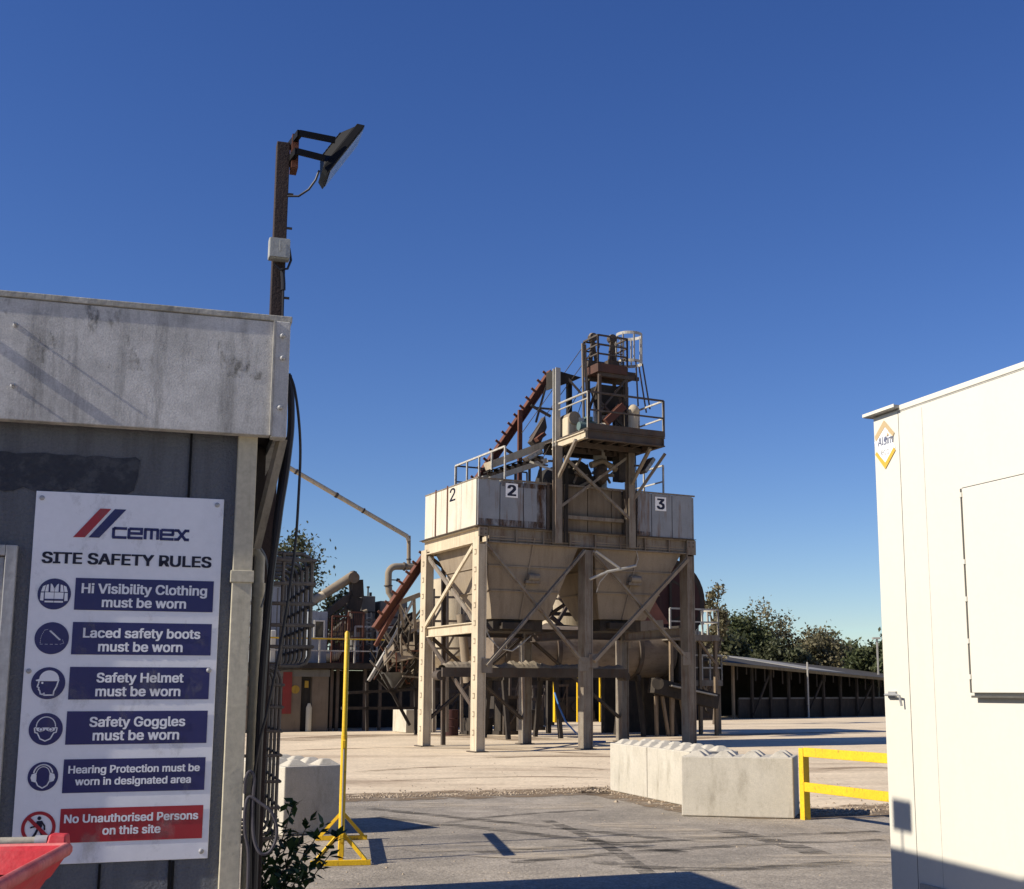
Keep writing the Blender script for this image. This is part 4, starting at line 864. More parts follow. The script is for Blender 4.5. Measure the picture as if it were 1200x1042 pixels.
# ---------------------------------------------------------------- hooped ladder
LD = thing('caged_ladder', 'hooped safety ladder with pale steel rings beside the elevator head', 'ladder', H, (5.0, .2, ZD))
cx_, ct = 5.06, .15; rr = .40
for z in (12.50, 11.62):
    P = [(cx_ + rr * math.cos(a), ct + rr * math.sin(a), z) for a in np.linspace(0, 2 * math.pi, 29)[:-1]]
    mb = MB(); n = len(P)
    for i in range(n):
        a, b = Vector(P[i]), Vector(P[(i + 1) % n]); mb.beam(a, b, .015, .09)
    part(LD, 'hoop', mb, 'silver')
mb = MB()
for k in range(7):
    a = -2.6 + k * .87; mb.beam((cx_ + rr * math.cos(a), ct + rr * math.sin(a), 11.6), (cx_ + rr * math.cos(a), ct + rr * math.sin(a), 12.5), .05, .02)
part(LD, 'cage_bar', mb, 'silver')
mb = MB()
for a, e in ((-1.6, .12), (-.6, .22), (.2, .3), (1.2, .1)): mb.beam((cx_ + rr * math.cos(a), ct + rr * math.sin(a), 11.6), (cx_ + (rr + e) * math.cos(a), ct + (rr + e) * math.sin(a), ZD + 1.1), .045, .02)
part(LD, 'lower_bar', mb, 'raildark')
mb = MB()
for s in (4.72, 5.02): mb.beam((s, .45, ZD), (s, .45, 12.4), .05)
part(LD, 'stile', mb, 'raildark')
mb = MB()
for k in range(12): mb.beam((4.72, .45, ZD + .2 + k * .27), (5.02, .45, ZD + .2 + k * .27), .025)
part(LD, 'rung', mb, 'raildark')
# ---------------------------------------------------------------- inclined rust-red conveyor with cleats
IC = thing('cleated_conveyor', 'long steep rust-red cleated conveyor rising from the ground behind the bins to the elevator', 'conveyor', H, (-3.5, 4.75, 2))
IT = 4.75
a, b = Vector(H.on(447, 728, IT)), Vector(H.on(646, 437, IT)); d = (b - a).normalized(); nn = Vector((-d.z, 0, d.x))
part(IC, 'channel', MB().ibeam(a - d * .3, b, .30, .24, .03, nn), 'rust')
mb = MB()
for k in range(27): p = a + d * (b - a).length * (k + .4) / 27; mb.beam(p + nn * .11 + Vector((0, -.12, 0)), p + nn * .30 + Vector((0, -.12, 0)), .05, .07)
part(IC, 'cleat', mb, 'rust')
part(IC, 'top_plate', MB().prism([(0, .0), (.95, -.13), (.0, -.55)], (2.62, .5, 11.2), (1, 0, 0), (0, 0, 1), -.5), 'dark')
part(IC, 'galvanised_post', MB().ibeam((2.66, .4, 7.6), (2.66, .4, 11.22), .16, .20, .03, (0, 1, 0)), 'silver')
q = H.on(611, 480, 4.4); part(IC, 'post', MB().box(q[0] - .07, q[0] + .07, 4.45, 4.55, 6, q[2]), 'rust')
mb = MB().beam(H.on(640, 452, 4.6), H.on(628, 495, 4.6), .06).beam(H.on(622, 475, 4.6), H.on(645, 488, 4.6), .08).beam(H.on(628, 478, 4.6), H.on(652, 480, 4.6), .06).beam(H.on(590, 525, 4.6), H.on(605, 535, 4.6), .08)
for u, v in ((520, 625),): q = H.on(u, v, IT); mb.beam(q, (q[0] + .1, q[1], 0), .12)
part(IC, 'stay', mb, 'darksteel')
P = [H.on(u, v, 3.4) for u, v in ((618, 519), (634, 490), (636, 503), (629, 521), (622, 523))]
part(IC, 'scrap_chute', MB().prism([(p[0], p[2]) for p in P], (0, 3.4, 0), (1, 0, 0), (0, 0, 1), .3), 'darksteel')
part(IC, 'chute_flap', MB().beam(H.on(628, 516, 3), H.on(637, 509, 3), .3, .12), 'rust')
# ---------------------------------------------------------------- pale covered belt over the left bin
BC = thing('belt_conveyor', 'pale covered belt conveyor sloping up over the left bin top', 'conveyor', H, (.6, .8, 7.6))
a, b = Vector(H.on(572, 546, 1.5)), Vector(H.on(650, 517, 1.5)); part(BC, 'cover', MB().beam(a, b, .5, .22), 'tanlit')
a, b = Vector(H.on(574, 562, .7)), Vector(H.on(640, 540, .7)); part(BC, 'frame', MB().beam(a, b, .16, .16).beam(a + Vector((0, .5, .12)), b + Vector((0, .5, .12)), .12, .12), 'silver')
mb = MB()
for f in (.2, .45, .7, .9): p = a.lerp(b, f); part(BC, 'leg', MB().beam(p, (p.x, p.y, 7.6), .06), 'raildark')
mb = MB()
for f in np.linspace(.1, .95, 9): p = a.lerp(b, f); part(BC, 'roller', MB().cyl(p + Vector((0, .08, .12)), p + Vector((0, .46, .2)), .06, 8), 'darksteel')
part(BC, 'belt', MB().beam(a + Vector((0, .27, .26)), b + Vector((0, .27, .26)), .36, .03), 'dark')
# screen housing behind the columns
SH = thing('screen_housing', 'dark round-backed screen housing between the columns on the hopper top', 'screen housing', H, (3.3, .8, 7.6))
c = H.on(675, 560, .9)
part(SH, 'drum_cover', MB().cyl((c[0] - .2, .5, 7.95), (c[0] - .2, 2.2, 7.95), .55, 22), 'dark', smooth=True)
part(SH, 'side_plate', MB().box(c[0] - .85, c[0] + .65, .46, .5, 7.62, 8.05), 'dark_brown')
part(SH, 'chute_pipe', MB().tube([(c[0] + .2, .35, 8.35), (c[0] + .6, .35, 8.5), (c[0] + 1.1, .35, 8.3)], .10, 10), 'tan', smooth=True)
part(SH, 'dust_sock', MB().sphere((c[0] + .55, .3, 8.1), .22, .2, .3, 10, 8, .12), 'darksteel')
mb = MB()
for i in range(26):
    s = random.uniform(1.4, 4.6); t = random.uniform(.1, 1.2); z = random.uniform(7.6, 8.5); dv = Vector((random.uniform(-.5, .5), random.uniform(-.2, .2), random.uniform(-.3, .4))); mb.beam((s, t, z), Vector((s, t, z)) + dv, random.uniform(.04, .09))
part(SH, 'pipework', mb, 'steel')
# small floodlights on the hopper
for (u, v, t, lab) in ((624, 534, .1, 'small grey floodlight aimed down from the left bin top'), (758, 546, -.6, 'small floodlight under the right end of the drive platform')):
    c = Vector(H.on(u, v, t)); fl = thing('floodlight', lab, 'floodlight', H, tuple(c), 'floodlights on the hopper')
    tx = Vector((.8, 0, .5)).normalized() if u < 700 else Vector((.6, 0, .8)).normalized(); nz = Vector((-tx.z, 0, tx.x))
    part(fl, 'case', MB().beam(c - tx * .28, c + tx * .28, .36, .12, nz), 'raildark', bevel=.02)
    part(fl, 'glass', MB().beam(c - tx * .25 - nz * .066, c + tx * .25 - nz * .066, .32, .01, nz).beam(c - tx * .25 + Vector((0, -.185, 0)), c + tx * .25 + Vector((0, -.185, 0)), .008, .09, nz), 'lens')
    part(fl, 'arm', MB().beam(c, c + Vector((-.35 if u > 700 else .4, .15, .0 if u > 700 else -.15)), .05), 'raildark')
# ---------------------------------------------------------------- gathering conveyor with spilt sand under the hoppers
GC = thing('gathering_conveyor', 'dark horizontal conveyor with spilt sand along its top under the hoppers', 'conveyor', H, (3, 2, 0))
part(GC, 'frame', MB().box(-.3, 5.9, 1.75, 1.85, 2.06, 2.32).box(-.3, 5.9, 2.25, 2.35, 2.06, 2.32), 'darksteel')
part(GC, 'belt', MB().box(-.3, 5.9, 1.86, 2.24, 2.2, 2.26), 'dark')
mb = MB(); n = 90; xs = np.linspace(-.2, 5.8, n)
for i, x in enumerate(xs):
    hgt = .06 + .13 * abs(math.sin(x * 1.7 + .6)) * (1 if x < 3.2 else .45) + random.uniform(0, .04)
    for tt, q in ((1.76, .0), (1.84, .55), (2.05, 1), (2.26, .55), (2.34, .0)): mb.v.append((x, tt, 2.325 + hgt * q * random.uniform(.8, 1.15)))
for i in range(n - 1):
    for k in range(4): a = i * 5 + k; mb.f.append((a, a + 1, a + 6, a + 5)[::-1])
part(GC, 'spilt_sand', mb, 'sand_heap')
for x in (.9, 4.6):
    for t in (1.8, 2.3): part(GC, 'leg', MB().beam((x, t, 0), (x, t, 2.05), .065), 'steel')
for x in (-.3, 5.9): part(GC, 'end_roller', MB().cyl((x, 1.86, 2.1), (x, 2.24, 2.1), .14, 14), 'darksteel')
# blue hose trailing to the ground
pts = [H.on(650, 812, 2.6), H.on(655, 828, 2.2), H.on(663, 846, 1.9), H.on(674, 858, 1.7)]; g0 = H.l(gnd(686, 870))
single('air_hose', 'bright blue hose trailing from under the hopper onto the sand', 'hose', MB().tube(pts + [(g0[0], g0[1], .03), (g0[0] + .6, g0[1] - .3, .025)], .028, 8), 'blue', H, (g0[0], g0[1], 0), smooth=True)
# ---------------------------------------------------------------- plant behind the hopper: control building at the left
TB = H.l(gnd(330, 858))[1]
hx = lambda u, v=808, t=TB: H.on(u, v, t)[0]
hz = lambda v, u=400, t=TB: H.on(u, v, t)[2]
ZK = hz(783, 330)
s_end = hx(470)
CB = thing('control_building', 'shaded concrete control building with dark open bays and a steel deck on top', 'building', H, (hx(380), TB, 0))
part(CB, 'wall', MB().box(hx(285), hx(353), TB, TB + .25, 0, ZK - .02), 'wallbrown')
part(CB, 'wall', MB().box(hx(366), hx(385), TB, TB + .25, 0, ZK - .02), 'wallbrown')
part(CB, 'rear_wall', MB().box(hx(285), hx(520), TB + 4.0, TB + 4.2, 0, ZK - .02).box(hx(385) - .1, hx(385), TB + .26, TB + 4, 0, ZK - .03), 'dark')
mb = MB()
for u in (389, 396, 428, 446, 470): mb.box(hx(u) - .06, hx(u) + .06, TB + .02, TB + .14, 0, ZK - .02)
part(CB, 'column', mb, 'darksteel')
part(CB, 'door', MB().box(hx(354), hx(365), TB + .12, TB + .2, 0, ZK - .4), 'dark')
part(CB, 'deck_slab', MB().box(hx(285), hx(475), TB - .3, TB + 4.5, ZK, ZK + .22), 'dark_brown')
part(CB, 'lintel', MB().box(hx(285), hx(386), TB - .04, TB - .001, ZK - .34, ZK - .06), 'darkgrey')
rl = railing(MB(), [(hx(285), TB - .25, ZK + .22), (hx(452), TB - .25, ZK + .22)], 1.0, .03, (.5,), 1.6); part(CB, 'deck_railing', rl, 'rail')
part(CB, 'yellow_top_rail', MB().box(hx(285), hx(452), TB - .30, TB - .285, ZK + 1.18, ZK + 1.235), 'yellow')
single('fire_board', 'red fire point board on the shaded concrete wall', 'board', MB().box(hx(331), hx(341.5), TB - .05, TB - .002, hz(836), hz(788)), 'dullred', H, (hx(336), TB, hz(836)))
mb = MB(); disc(mb, hx(346), hz(808), TB - .03, .17, 24); single('round_sign', 'round yellow sign beside the red board on the shaded wall', 'sign', mb.cyl((hx(346), TB - .029, hz(808)), (hx(346), TB - .002, hz(808)), .17, 24), 'dullyellow', H, (hx(346), TB, hz(808)))
single('warning_plate', 'small yellow warning plate by the dark doorway', 'sign', MB().box(hx(357.5), hx(362), TB + .07, TB + .1, hz(806), hz(798)), 'dullyellow', H, (hx(360), TB, hz(806)))
single('gas_bottle', 'pale yellow gas bottle standing in the dark doorway', 'bottle', MB().tube([(hx(362), TB - .1, .01), (hx(362), TB - .1, hz(829)), (hx(362), TB - .1, hz(824))], [.12, .12, .05], 14), 'cream', H, (hx(362), TB - .1, 0), smooth=True)
# grey cabin on the deck
DKZ = ZK + .22
GCn = thing('deck_cabin', 'blue-grey control cabin with a white-framed window on the building deck', 'cabin', H, (hx(350), TB + .6, DKZ))
part(GCn, 'body', MB().box(hx(300), hx(368), TB + .9, TB + 3.3, DKZ, hz(688)), 'greycabin', bevel=.02)
part(GCn, 'annex', MB().box(hx(362), hx(384), TB + .3, TB + 2.6, DKZ, hz(717)), 'greycabin', bevel=.02)
part(GCn, 'roof_edge', MB().box(hx(300) - .05, hx(368) + .05, TB + .85, TB + 3.35, hz(688) + .002, hz(685)), 'darkgrey')
a, b, c, d_ = hx(367.5), hx(380.5), hz(749), hz(727)
fr = MB().box(a, a + .06, TB + .24, TB + .298, c, d_).box(b - .06, b, TB + .24, TB + .298, c, d_).box(a + .06, b - .06, TB + .24, TB + .298, c, c + .06).box(a + .06, b - .06, TB + .24, TB + .298, d_ - .06, d_)
wn = part(GCn, 'window', fr, 'cabwhite'); part(wn, 'pane', MB().box(a + .06, b - .06, TB + .27, TB + .296, c + .06, d_ - .06), 'glass')
mb = MB()
for u in (328, 340, 352, 364): mb.box(hx(u) - .02, hx(u) + .02, TB + .88, TB + .899, DKZ, hz(690))
part(GCn, 'panel_rib', mb, 'darkgrey')
single('lit_end_box', 'narrow white box standing in for a sunlit end, seen through the guard cage', 'cabinet', MB().box(hx(315), hx(322), TB + .1, TB + .5, DKZ, hz(740)), 'cabwhite', H, (hx(318), TB, DKZ), bevel=.04)  # white box added in place of a brightly lit end
MC = thing('mesh_enclosure', 'open pinkish steel mesh safety enclosure on the building deck', 'enclosure', H, (hx(406), TB, DKZ))
for (u0, u1, v0, v1, t) in ((388, 408, 722, 781, TB + .1), (407, 425, 717, 780, TB + .1), (395, 418, 720, 779, TB + 1.6)):
    mb = MB(); x0, x1, z0, z1 = hx(u0), hx(u1), DKZ + .02, hz(v0); 
    mb.beam((x0, t, z0), (x0, t, z1), .06).beam((x1, t, z0), (x1, t, z1), .06).beam((x0, t, z1), (x1, t, z1), .06).beam((x0, t, z0), (x1, t, z0), .06).beam((x0, t, (z0 + z1) / 2), (x1, t, (z0 + z1) / 2), .05)
    for k in range(1, 8): x = x0 + (x1 - x0) * k / 8; mb.beam((x, t, z0), (x, t, z1), .012)
    part(MC, 'mesh_panel', mb, 'rust')
for i in range(7):
    x = hx(388) + i * .33; t = TB + random.uniform(.7, 2.5); h1_ = random.uniform(.4, 1.1); mb = MB().box(x, x + .3, t, t + .4, DKZ, DKZ + h1_ * .6).cyl((x + .15, t - .1, DKZ + h1_ * .62), (x + .15, t + .4, DKZ + h1_ * .62), .16, 12).cyl((x + .15, t + .2, DKZ + h1_ * .6), (x + .15, t + .2, DKZ + h1_), .05, 8)
    single('pump', 'rusty pump casing inside the mesh enclosure', 'pump', mb, 'dark_brown' if i % 2 else 'rust', H, (x, t, DKZ), 'pumps inside the mesh enclosure', smooth=False)
single('pale_duct_end', 'sunlit pale duct lying on the deck inside the enclosure', 'duct', MB().tube([(hx(385), TB + .5, DKZ + .25), (hx(396), TB + .4, DKZ + .3), (hx(400), TB + .4, DKZ + .5)], [.25, .2, .12], 12), 'tanlit', H, (hx(390), TB + .5, DKZ), smooth=True)
# tanks
TK = TB + 2.2
def tank(name, label, u0, u1, vt, extra):
    t = thing(name, label, 'tank', H, (H.on((u0 + u1) / 2, 780, TK)[0], TK, DKZ))
    x0, x1, z1 = H.on(u0, 780, TK)[0], H.on(u1, 780, TK)[0], H.on(u0, vt, TK)[2]
    part(t, 'shell', MB().box(x0, x1, TK, TK + 1.9, DKZ, z1), 'darkgrey', bevel=.03)
    mb = MB().box(x0 - .03, x1 + .03, TK - .03, TK, z1 - .75, z1 - .68).box(x0 - .03, x1 + .03, TK - .03, TK, DKZ + .9, DKZ + 1.0)
    part(t, 'band', mb, 'dark_brown')
    if extra: part(t, 'vent_stack', MB().cyl((x0 + .62, TK + .9, z1), (x0 + .62, TK + .9, z1 + .42), .035, 8).cyl((x0 + .62, TK + .9, z1 + .42), (x0 + .62, TK + .9, z1 + .5), .07, 8).box(x1 - .1, x1, TK + .5, TK + .6, z1, z1 + .2), 'dark_brown')
    return t
tank('square_tank', 'dark grey square tank with a small vent stack behind the deck railing', 421, 438, 698, True)
tank('square_tank', 'dark grey square tank under the elbow of the dust duct', 444, 476, 704, False)
mb = MB(); x = hx(443); railing(mb, [(hx(425), TB + 1.2, DKZ), (hx(478), TB + 1.2, DKZ)], 1.6, .04, (.35, .66), 1.2)
single('rear_railing', 'tall pale railing standing in front of the square tanks', 'railing', mb, 'rail', H, (hx(440), TB + 1.2, DKZ))
# dust duct
DT = TB + 3
P = lambda u, v, t=DT: H.on(u, v, t)
DU = thing('dust_duct', 'long beige dust duct sloping across the sky to an elbow and tee', 'duct', H, (P(463, 705)[0], DT, P(463, 705)[2]))
r_ = .19
part(DU, 'sloping_run', MB().tube([P(330, 543), P(477, 628.5), P(479, 634)], r_ * .55, 14), 'tanlit', smooth=True)
part(DU, 'drop', MB().tube([P(479, 628), P(479, 668)], r_ * .48, 14), 'tan', smooth=True)
q = [P(492, 664), P(478, 664), P(468, 664)] + [P(464 - 8 * math.sin(a) * 1.1, 673 - 9 * math.cos(a)) for a in np.linspace(0, 1.5, 7)] + [P(455, 685), P(456, 694), P(460, 700), P(461, 706)]
part(DU, 'elbow', MB().tube(q, .155, 16), 'tan', smooth=True)
mb = MB()
for (u0, v0, u1, v1) in ((393, 579.6, 395.5, 581), (346, 552.2, 348, 553.4), (425, 598, 426.5, 599)): part(DU, 'flange', MB().cyl(P(u0, v0), P(u1, v1), .13, 14), 'darksteel', smooth=True)
for p_, q_, r2 in ((P(473, 664), P(474.3, 664), .20), (P(455, 686), P(455, 687.2), .20), (P(479, 655), P(479, 656.2), .12)): part(DU, 'flange', MB().cyl(p_, q_, r2, 16), 'darksteel', smooth=True)
part(DU, 'sample_arm', MB().beam(P(457, 679.5), P(467, 680), .05).beam(P(465, 679.5), P(468, 680.3), .14), 'darksteel')
# tube conveyor with its head and drop chute
TT = TB + 1.5
Q = lambda u, v, t=TT: H.on(u, v, t)
TC = thing('tube_conveyor', 'beige tube conveyor rising to a rusty head and drop chute beside the grey cabin', 'conveyor', H, (Q(400, 700)[0], TT, DKZ))
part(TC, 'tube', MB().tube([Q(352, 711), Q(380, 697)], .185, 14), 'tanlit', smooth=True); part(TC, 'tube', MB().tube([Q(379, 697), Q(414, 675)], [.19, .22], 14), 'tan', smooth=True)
part(TC, 'head', MB().cyl(Q(415, 677, TT - .4), Q(415, 677, TT + .4), .24, 18).beam(Q(412, 670.5), Q(416, 672), .5, .1), 'darksteel', smooth=True)
part(TC, 'drop_chute', MB().beam(Q(417, 680), Q(418, 700), .5, .5).beam(Q(417, 700), Q(413, 716), .55, .45).beam(Q(418.5, 716), Q(418, 740), .4, .5), 'dark_brown')
part(TC, 'frame', MB().beam(Q(366, 733), Q(408, 700), .16, .3).beam(Q(408, 700), Q(414, 690), .14).beam(Q(378, 725), Q(404, 708), .1).beam(Q(382, 728), Q(406, 712), .08).beam(Q(404, 706), Q(410, 735), .1).beam(Q(388, 722), Q(389, 745), .08), 'darksteel')
PR = thing('pipe_rack', 'thin pale steel pipe rack and ladder standing between the mesh enclosure and the square tanks', 'pipe rack', H, (hx(420), TB + 1.8, DKZ))
pt = TB + 1.8; W_ = lambda u, v: H.on(u, v, pt)
mb = MB()
for u in (389, 402, 414, 428, 436, 446, 458): mb.beam(W_(u, 782), W_(u, 716 + (u % 5) * 4), .07)
for v in (728, 741, 758): mb.beam(W_(384, v), W_(462, v - 2), .06)
for u, v, u2, v2 in ((389, 758, 402, 728), (402, 758, 414, 741), (428, 758, 446, 728), (446, 782, 458, 741), (414, 782, 428, 741)): mb.beam(W_(u, v), W_(u2, v2), .045)
part(PR, 'frame', mb, 'steel')
mb = MB()
for k in range(10): v = 724 + k * 6; mb.beam(W_(430, v), W_(435, v), .035)
mb.beam(W_(430, 784), W_(430, 718), .04).beam(W_(435, 784), W_(435, 718), .04)
part(PR, 'ladder', mb, 'rail')
part(PR, 'pipe', MB().tube([W_(386, 748), W_(410, 746), W_(414, 736), W_(418, 720), W_(430, 716)], .09, 10), 'tan', smooth=True)
part(PR, 'pipe', MB().tube([W_(440, 782), W_(441, 745), W_(452, 735), W_(470, 733)], .08, 10), 'rust', smooth=True)
# wrecked looking feed hopper and chutes at the conveyor foot
FT = H.l(gnd(470, 857))[1] - 4
E_ = lambda u, v, t=FT: H.on(u, v, t)
FH = thing('feed_chute', 'tangle of rusty feed chutes and pale guide rails at the foot of the cleated conveyor', 'chute', H, (E_(460, 780)[0], FT, 0))
part(FH, 'guide_rail', MB().beam(E_(432, 798), E_(456, 757), .16, .10).beam(E_(456, 757), E_(486, 700), .10, .08), 'silver', 'pale guide rail')
part(FH, 'guide_rail', MB().beam(E_(440, 757), E_(468, 706), .14, .14), 'rust')
part(FH, 'head_frame', MB().beam(E_(466, 707), E_(492, 697), .14, .18).beam(E_(467, 706), E_(473, 735), .1).beam(E_(485, 700), E_(487, 760), .1), 'tan')
part(FH, 'back_plate', MB().prism([(p[0], p[2]) for p in (E_(446, 790), E_(453, 762), E_(478, 722), E_(495, 715), E_(497, 800), E_(470, 815))], (0, FT + .9, 0), (1, 0, 0), (0, 0, 1), -.08), 'dark_brown')
for nm, m3, cnt in (('lattice_bar', 'steel', 26), ('lattice_bar', 'dark_brown', 30), ('lattice_bar', 'rust', 10)):
    mb = MB()
    for i in range(cnt):
        u, v = random.uniform(438, 490), random.uniform(722, 806); v = max(v, 800 - (u - 436) * 1.55); a = Vector(E_(u, v, FT + random.uniform(-.5, .9))); an = random.choice((.95, .95, 2.2, 0, 1.57)) + random.uniform(-.12, .12)
        mb.beam(a, a + Vector((math.cos(an), random.uniform(-.2, .2), math.sin(an))) * random.uniform(.5, 1.5), random.uniform(.035, .07))
    part(FH, nm, mb, m3)
mb = MB()
for i in range(9):
    u, v = random.uniform(446, 488), random.uniform(738, 800); a = Vector(E_(u, v, FT + random.uniform(-.6, .4))); an = random.uniform(.1, .9); d1 = Vector((math.cos(an), 0, math.sin(an))) * random.uniform(.3, .8); d2 = Vector((random.uniform(-.1, .1), .25, random.uniform(.1, .4)))
    mb.hexa([a, a + d1, a + d1 + d2, a + d2] + [q + Vector((0, 0, .03)) for q in (a, a + d1, a + d1 + d2, a + d2)])
part(FH, 'chute_plate', mb, 'tan', 'bent sunlit chute plates')
mb = MB()
for u0, v0, u1, v1 in ((430, 800, 430, 857), (487, 740, 487, 862), (448, 790, 480, 850), (400, 830, 490, 830), (460, 812, 488, 775), (408, 812, 488, 808)): mb.beam(E_(u0, v0), E_(u1, v1), .1)
part(FH, 'support_frame', mb, 'dark_brown')
part(FH, 'cone', MB().tube([E_(462, 788, FT + .6), E_(462, 806, FT + .6)], [.6, .25], 14), 'darkgrey', smooth=True)
# ---------------------------------------------------------------- behind the legs: drum, tank, guards, dark backdrop shed
RT = 8.6
D = lambda u, v, t=RT: H.on(u, v, t)
RD = thing('rotary_drum', 'long brown rotary dryer drum lying behind the hopper legs', 'drum', H, (D(700, 790)[0], RT, 0))
a, b = D(566, 762), D(779, 763); zc_ = a[2]; R0 = .92
part(RD, 'shell', MB().cyl((a[0], RT, zc_), (b[0], RT, zc_), R0, 36), 'drum', smooth=True)
mb = MB()
for u in (580, 640, 735, 772): x = D(u, 762)[0]; part(RD, 'riding_ring', MB().cyl((x, RT, zc_), (x + .16, RT, zc_), R0 + .09, 36), 'darksteel', smooth=True)
x = b[0]; part(RD, 'end_box', MB().box(x - .02, x + .75, RT - 1.0, RT + 1.0, zc_ - 1.1, zc_ + 1.0), 'dark_brown', bevel=.05)
for u in (580, 640, 735, 772):
    x = D(u, 762)[0] + .08; mb = MB().beam((x, RT - 1.0, 0), (x, RT - .55, zc_ - .84), .14).beam((x, RT + 1.0, 0), (x, RT + .55, zc_ - .84), .14).beam((x, RT - .75, zc_ - .95), (x, RT + .75, zc_ - .95), .14, .2)
    part(RD, 'cradle', mb, 'dark_brown')
part(RD, 'overhead_pipe', MB().tube([D(700, 742, RT - 1.2), D(722, 734, RT - 1.2), D(735, 742, RT - 1.2), D(737, 760, RT - 1.2)], .12, 10).beam(D(742, 737, 6), D(775, 735, 6), .3, .5), 'tan', smooth=True)
tk = thing('beige_tank', 'sunlit beige vertical tank glimpsed between the two hopper cones', 'tank', H, (D(662, 780, 12)[0], 12, 0))
c = D(664, 710, 12.5)
part(tk, 'shell', MB().tube([(c[0], 12.5, 2.7), (c[0], 12.5, 3.1), (c[0], 12.5, D(660, 690, 12.5)[2]), (c[0], 12.5, D(660, 682, 12.5)[2])], [.7, 1.25, 1.25, .3], 28), 'tanlit', smooth=True)
for dx in (-.8, .8): part(tk, 'leg', MB().beam((c[0] + dx, 12.5, 0), (c[0] + dx, 12.5, 2.95), .16), 'dark_brown')
part(tk, 'walkway', MB().box(c[0] - 1.6, c[0] + 1.6, 10.7, 11.2, D(660, 718, 11)[2] - .12, D(660, 718, 11)[2]), 'darksteel')
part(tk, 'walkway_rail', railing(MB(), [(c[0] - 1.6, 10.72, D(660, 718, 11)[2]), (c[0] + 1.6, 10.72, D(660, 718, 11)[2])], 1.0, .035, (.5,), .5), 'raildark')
part(tk, 'pipe', MB().tube([D(645, 722, 10.5), D(660, 735, 10.5), D(688, 738, 10.5)], .1, 8).beam(D(655, 700, 10.5), D(690, 735, 10.5), .12).beam(D(668, 690, 10.5), D(688, 725, 10.5), .12).beam(D(650, 735, 10.5), D(668, 705, 10.5), .12), 'darksteel')
c2 = D(533, 710, 11.5)
tk = thing('beige_tank', 'sunlit beige tank with a steel frame before it, seen between the two left legs', 'tank', H, (c2[0], 11.5, 0))
part(tk, 'shell', MB().tube([(c2[0], 11.5, 2.4), (c2[0], 11.5, 2.9), (c2[0], 11.5, D(533, 682, 11.5)[2]), (c2[0], 11.5, D(533, 676, 11.5)[2])], [.6, 1.15, 1.15, .3], 28), 'tanlit', smooth=True)
mb = MB()
for u in (508, 524, 541, 556): mb.beam(D(u, 858, 9.6), D(u, 690, 9.6), .09)
for v in (700, 728, 760, 790): mb.beam(D(505, v, 9.6), D(560, v, 9.6), .08)
mb.beam(D(508, 728, 9.6), D(524, 700, 9.6), .06).beam(D(524, 760, 9.6), D(541, 728, 9.6), .06).beam(D(541, 728, 9.6), D(556, 700, 9.6), .06).beam(D(508, 790, 9.6), D(541, 760, 9.6), .06)
part(tk, 'frame', mb, 'steel')
part(tk, 'pale_duct', MB().tube([D(540, 720, 9.3), D(545, 770, 9.3), D(548, 800, 9.3)], .16, 10), 'tan', smooth=True)
GT = H.l(gnd(705, 846))[1]
g_ = lambda u, v, t=GT: H.on(u, v, t)
YG = thing('machine_guard', 'row of yellow machine guard posts with a top rail in the shade under the drum', 'guard', H, (g_(705, 846)[0], GT, 0))
ztp = g_(705, 787)[2]
for u in (651, 678.5, 705, 731.5, 757): x = g_(u, 840)[0]; part(YG, 'post', MB().box(x - .10, x + .10, GT - .1, GT + .1, 0, ztp), 'yellow')
part(YG, 'top_rail', MB().box(g_(646, 840)[0], g_(757.6, 840)[0], GT - .06, GT + .06, ztp - .13, ztp + .02), 'yellow')
# shed added as a dark backdrop; its near-black colour stands in for shade
ST = GT + 1.6
h_ = lambda u, v, t=ST: H.on(u, v, t)
DS = thing('shade_backdrop', 'long dark sheet-clad backdrop standing in for the shade behind the rotary drum', 'shed', H, (h_(660, 845)[0], ST, 0))
x0, x1, zt_ = h_(425, 845)[0], h_(842, 845)[0], h_(660, 748)[2]
part(DS, 'front_wall', MB().box(x0, x1, ST, ST + .2, 0, zt_), 'dark_brown')
part(DS, 'roof', MB().prism([(0, 0), (3, .7), (6, 0), (6, -.12), (3, .58), (0, -.12)], (x0 - .3, ST - .3, zt_ + .12), (0, 1, 0), (0, 0, 1), x1 - x0 + .6), 'roof')
mb = MB()
for k in range(22): x = x0 + (x1 - x0) * k / 21; mb.box(x - .06, x + .06, ST - .1, ST - .002, 0, zt_ - .01)
mb.box(x0, x1, ST - .13, ST - .101, 2.2, 2.35)
part(DS, 'cladding_rib', mb, 'dark')
for i in range(34):
    u = random.uniform(500, 825); t = random.uniform(11, GT - 2) if u < 628 else random.uniform(GT + .25, GT + 1.0); x = g_(u, 840, t)[0]; hh = random.uniform(.5, 1.4); wd_ = random.uniform(.4, 1.1)
    if i % 2:
        mb = MB().box(x, x + wd_, t, t + .6, .15, hh).box(x - .08, x + wd_ + .08, t - .05, t + .65, 0, .149).cyl((x + wd_ * .5, t - .12, hh * .6), (x + wd_ * .5, t - .001, hh * .6), hh * .22, 14)
        single('machine_housing', 'dark machine housing with a round cover in the shade under the drum', 'machine', mb, 'dark_brown', H, (x, t, 0), 'dark machine housings under the drum')
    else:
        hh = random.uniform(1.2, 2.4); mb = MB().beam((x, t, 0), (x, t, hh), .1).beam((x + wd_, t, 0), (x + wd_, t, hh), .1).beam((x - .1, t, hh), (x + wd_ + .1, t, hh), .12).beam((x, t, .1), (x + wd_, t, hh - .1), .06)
        single('support_frame', 'dark braced steel support frame in the shade under the drum', 'frame', mb, 'darksteel', H, (x, t, 0), 'support frames under the drum')
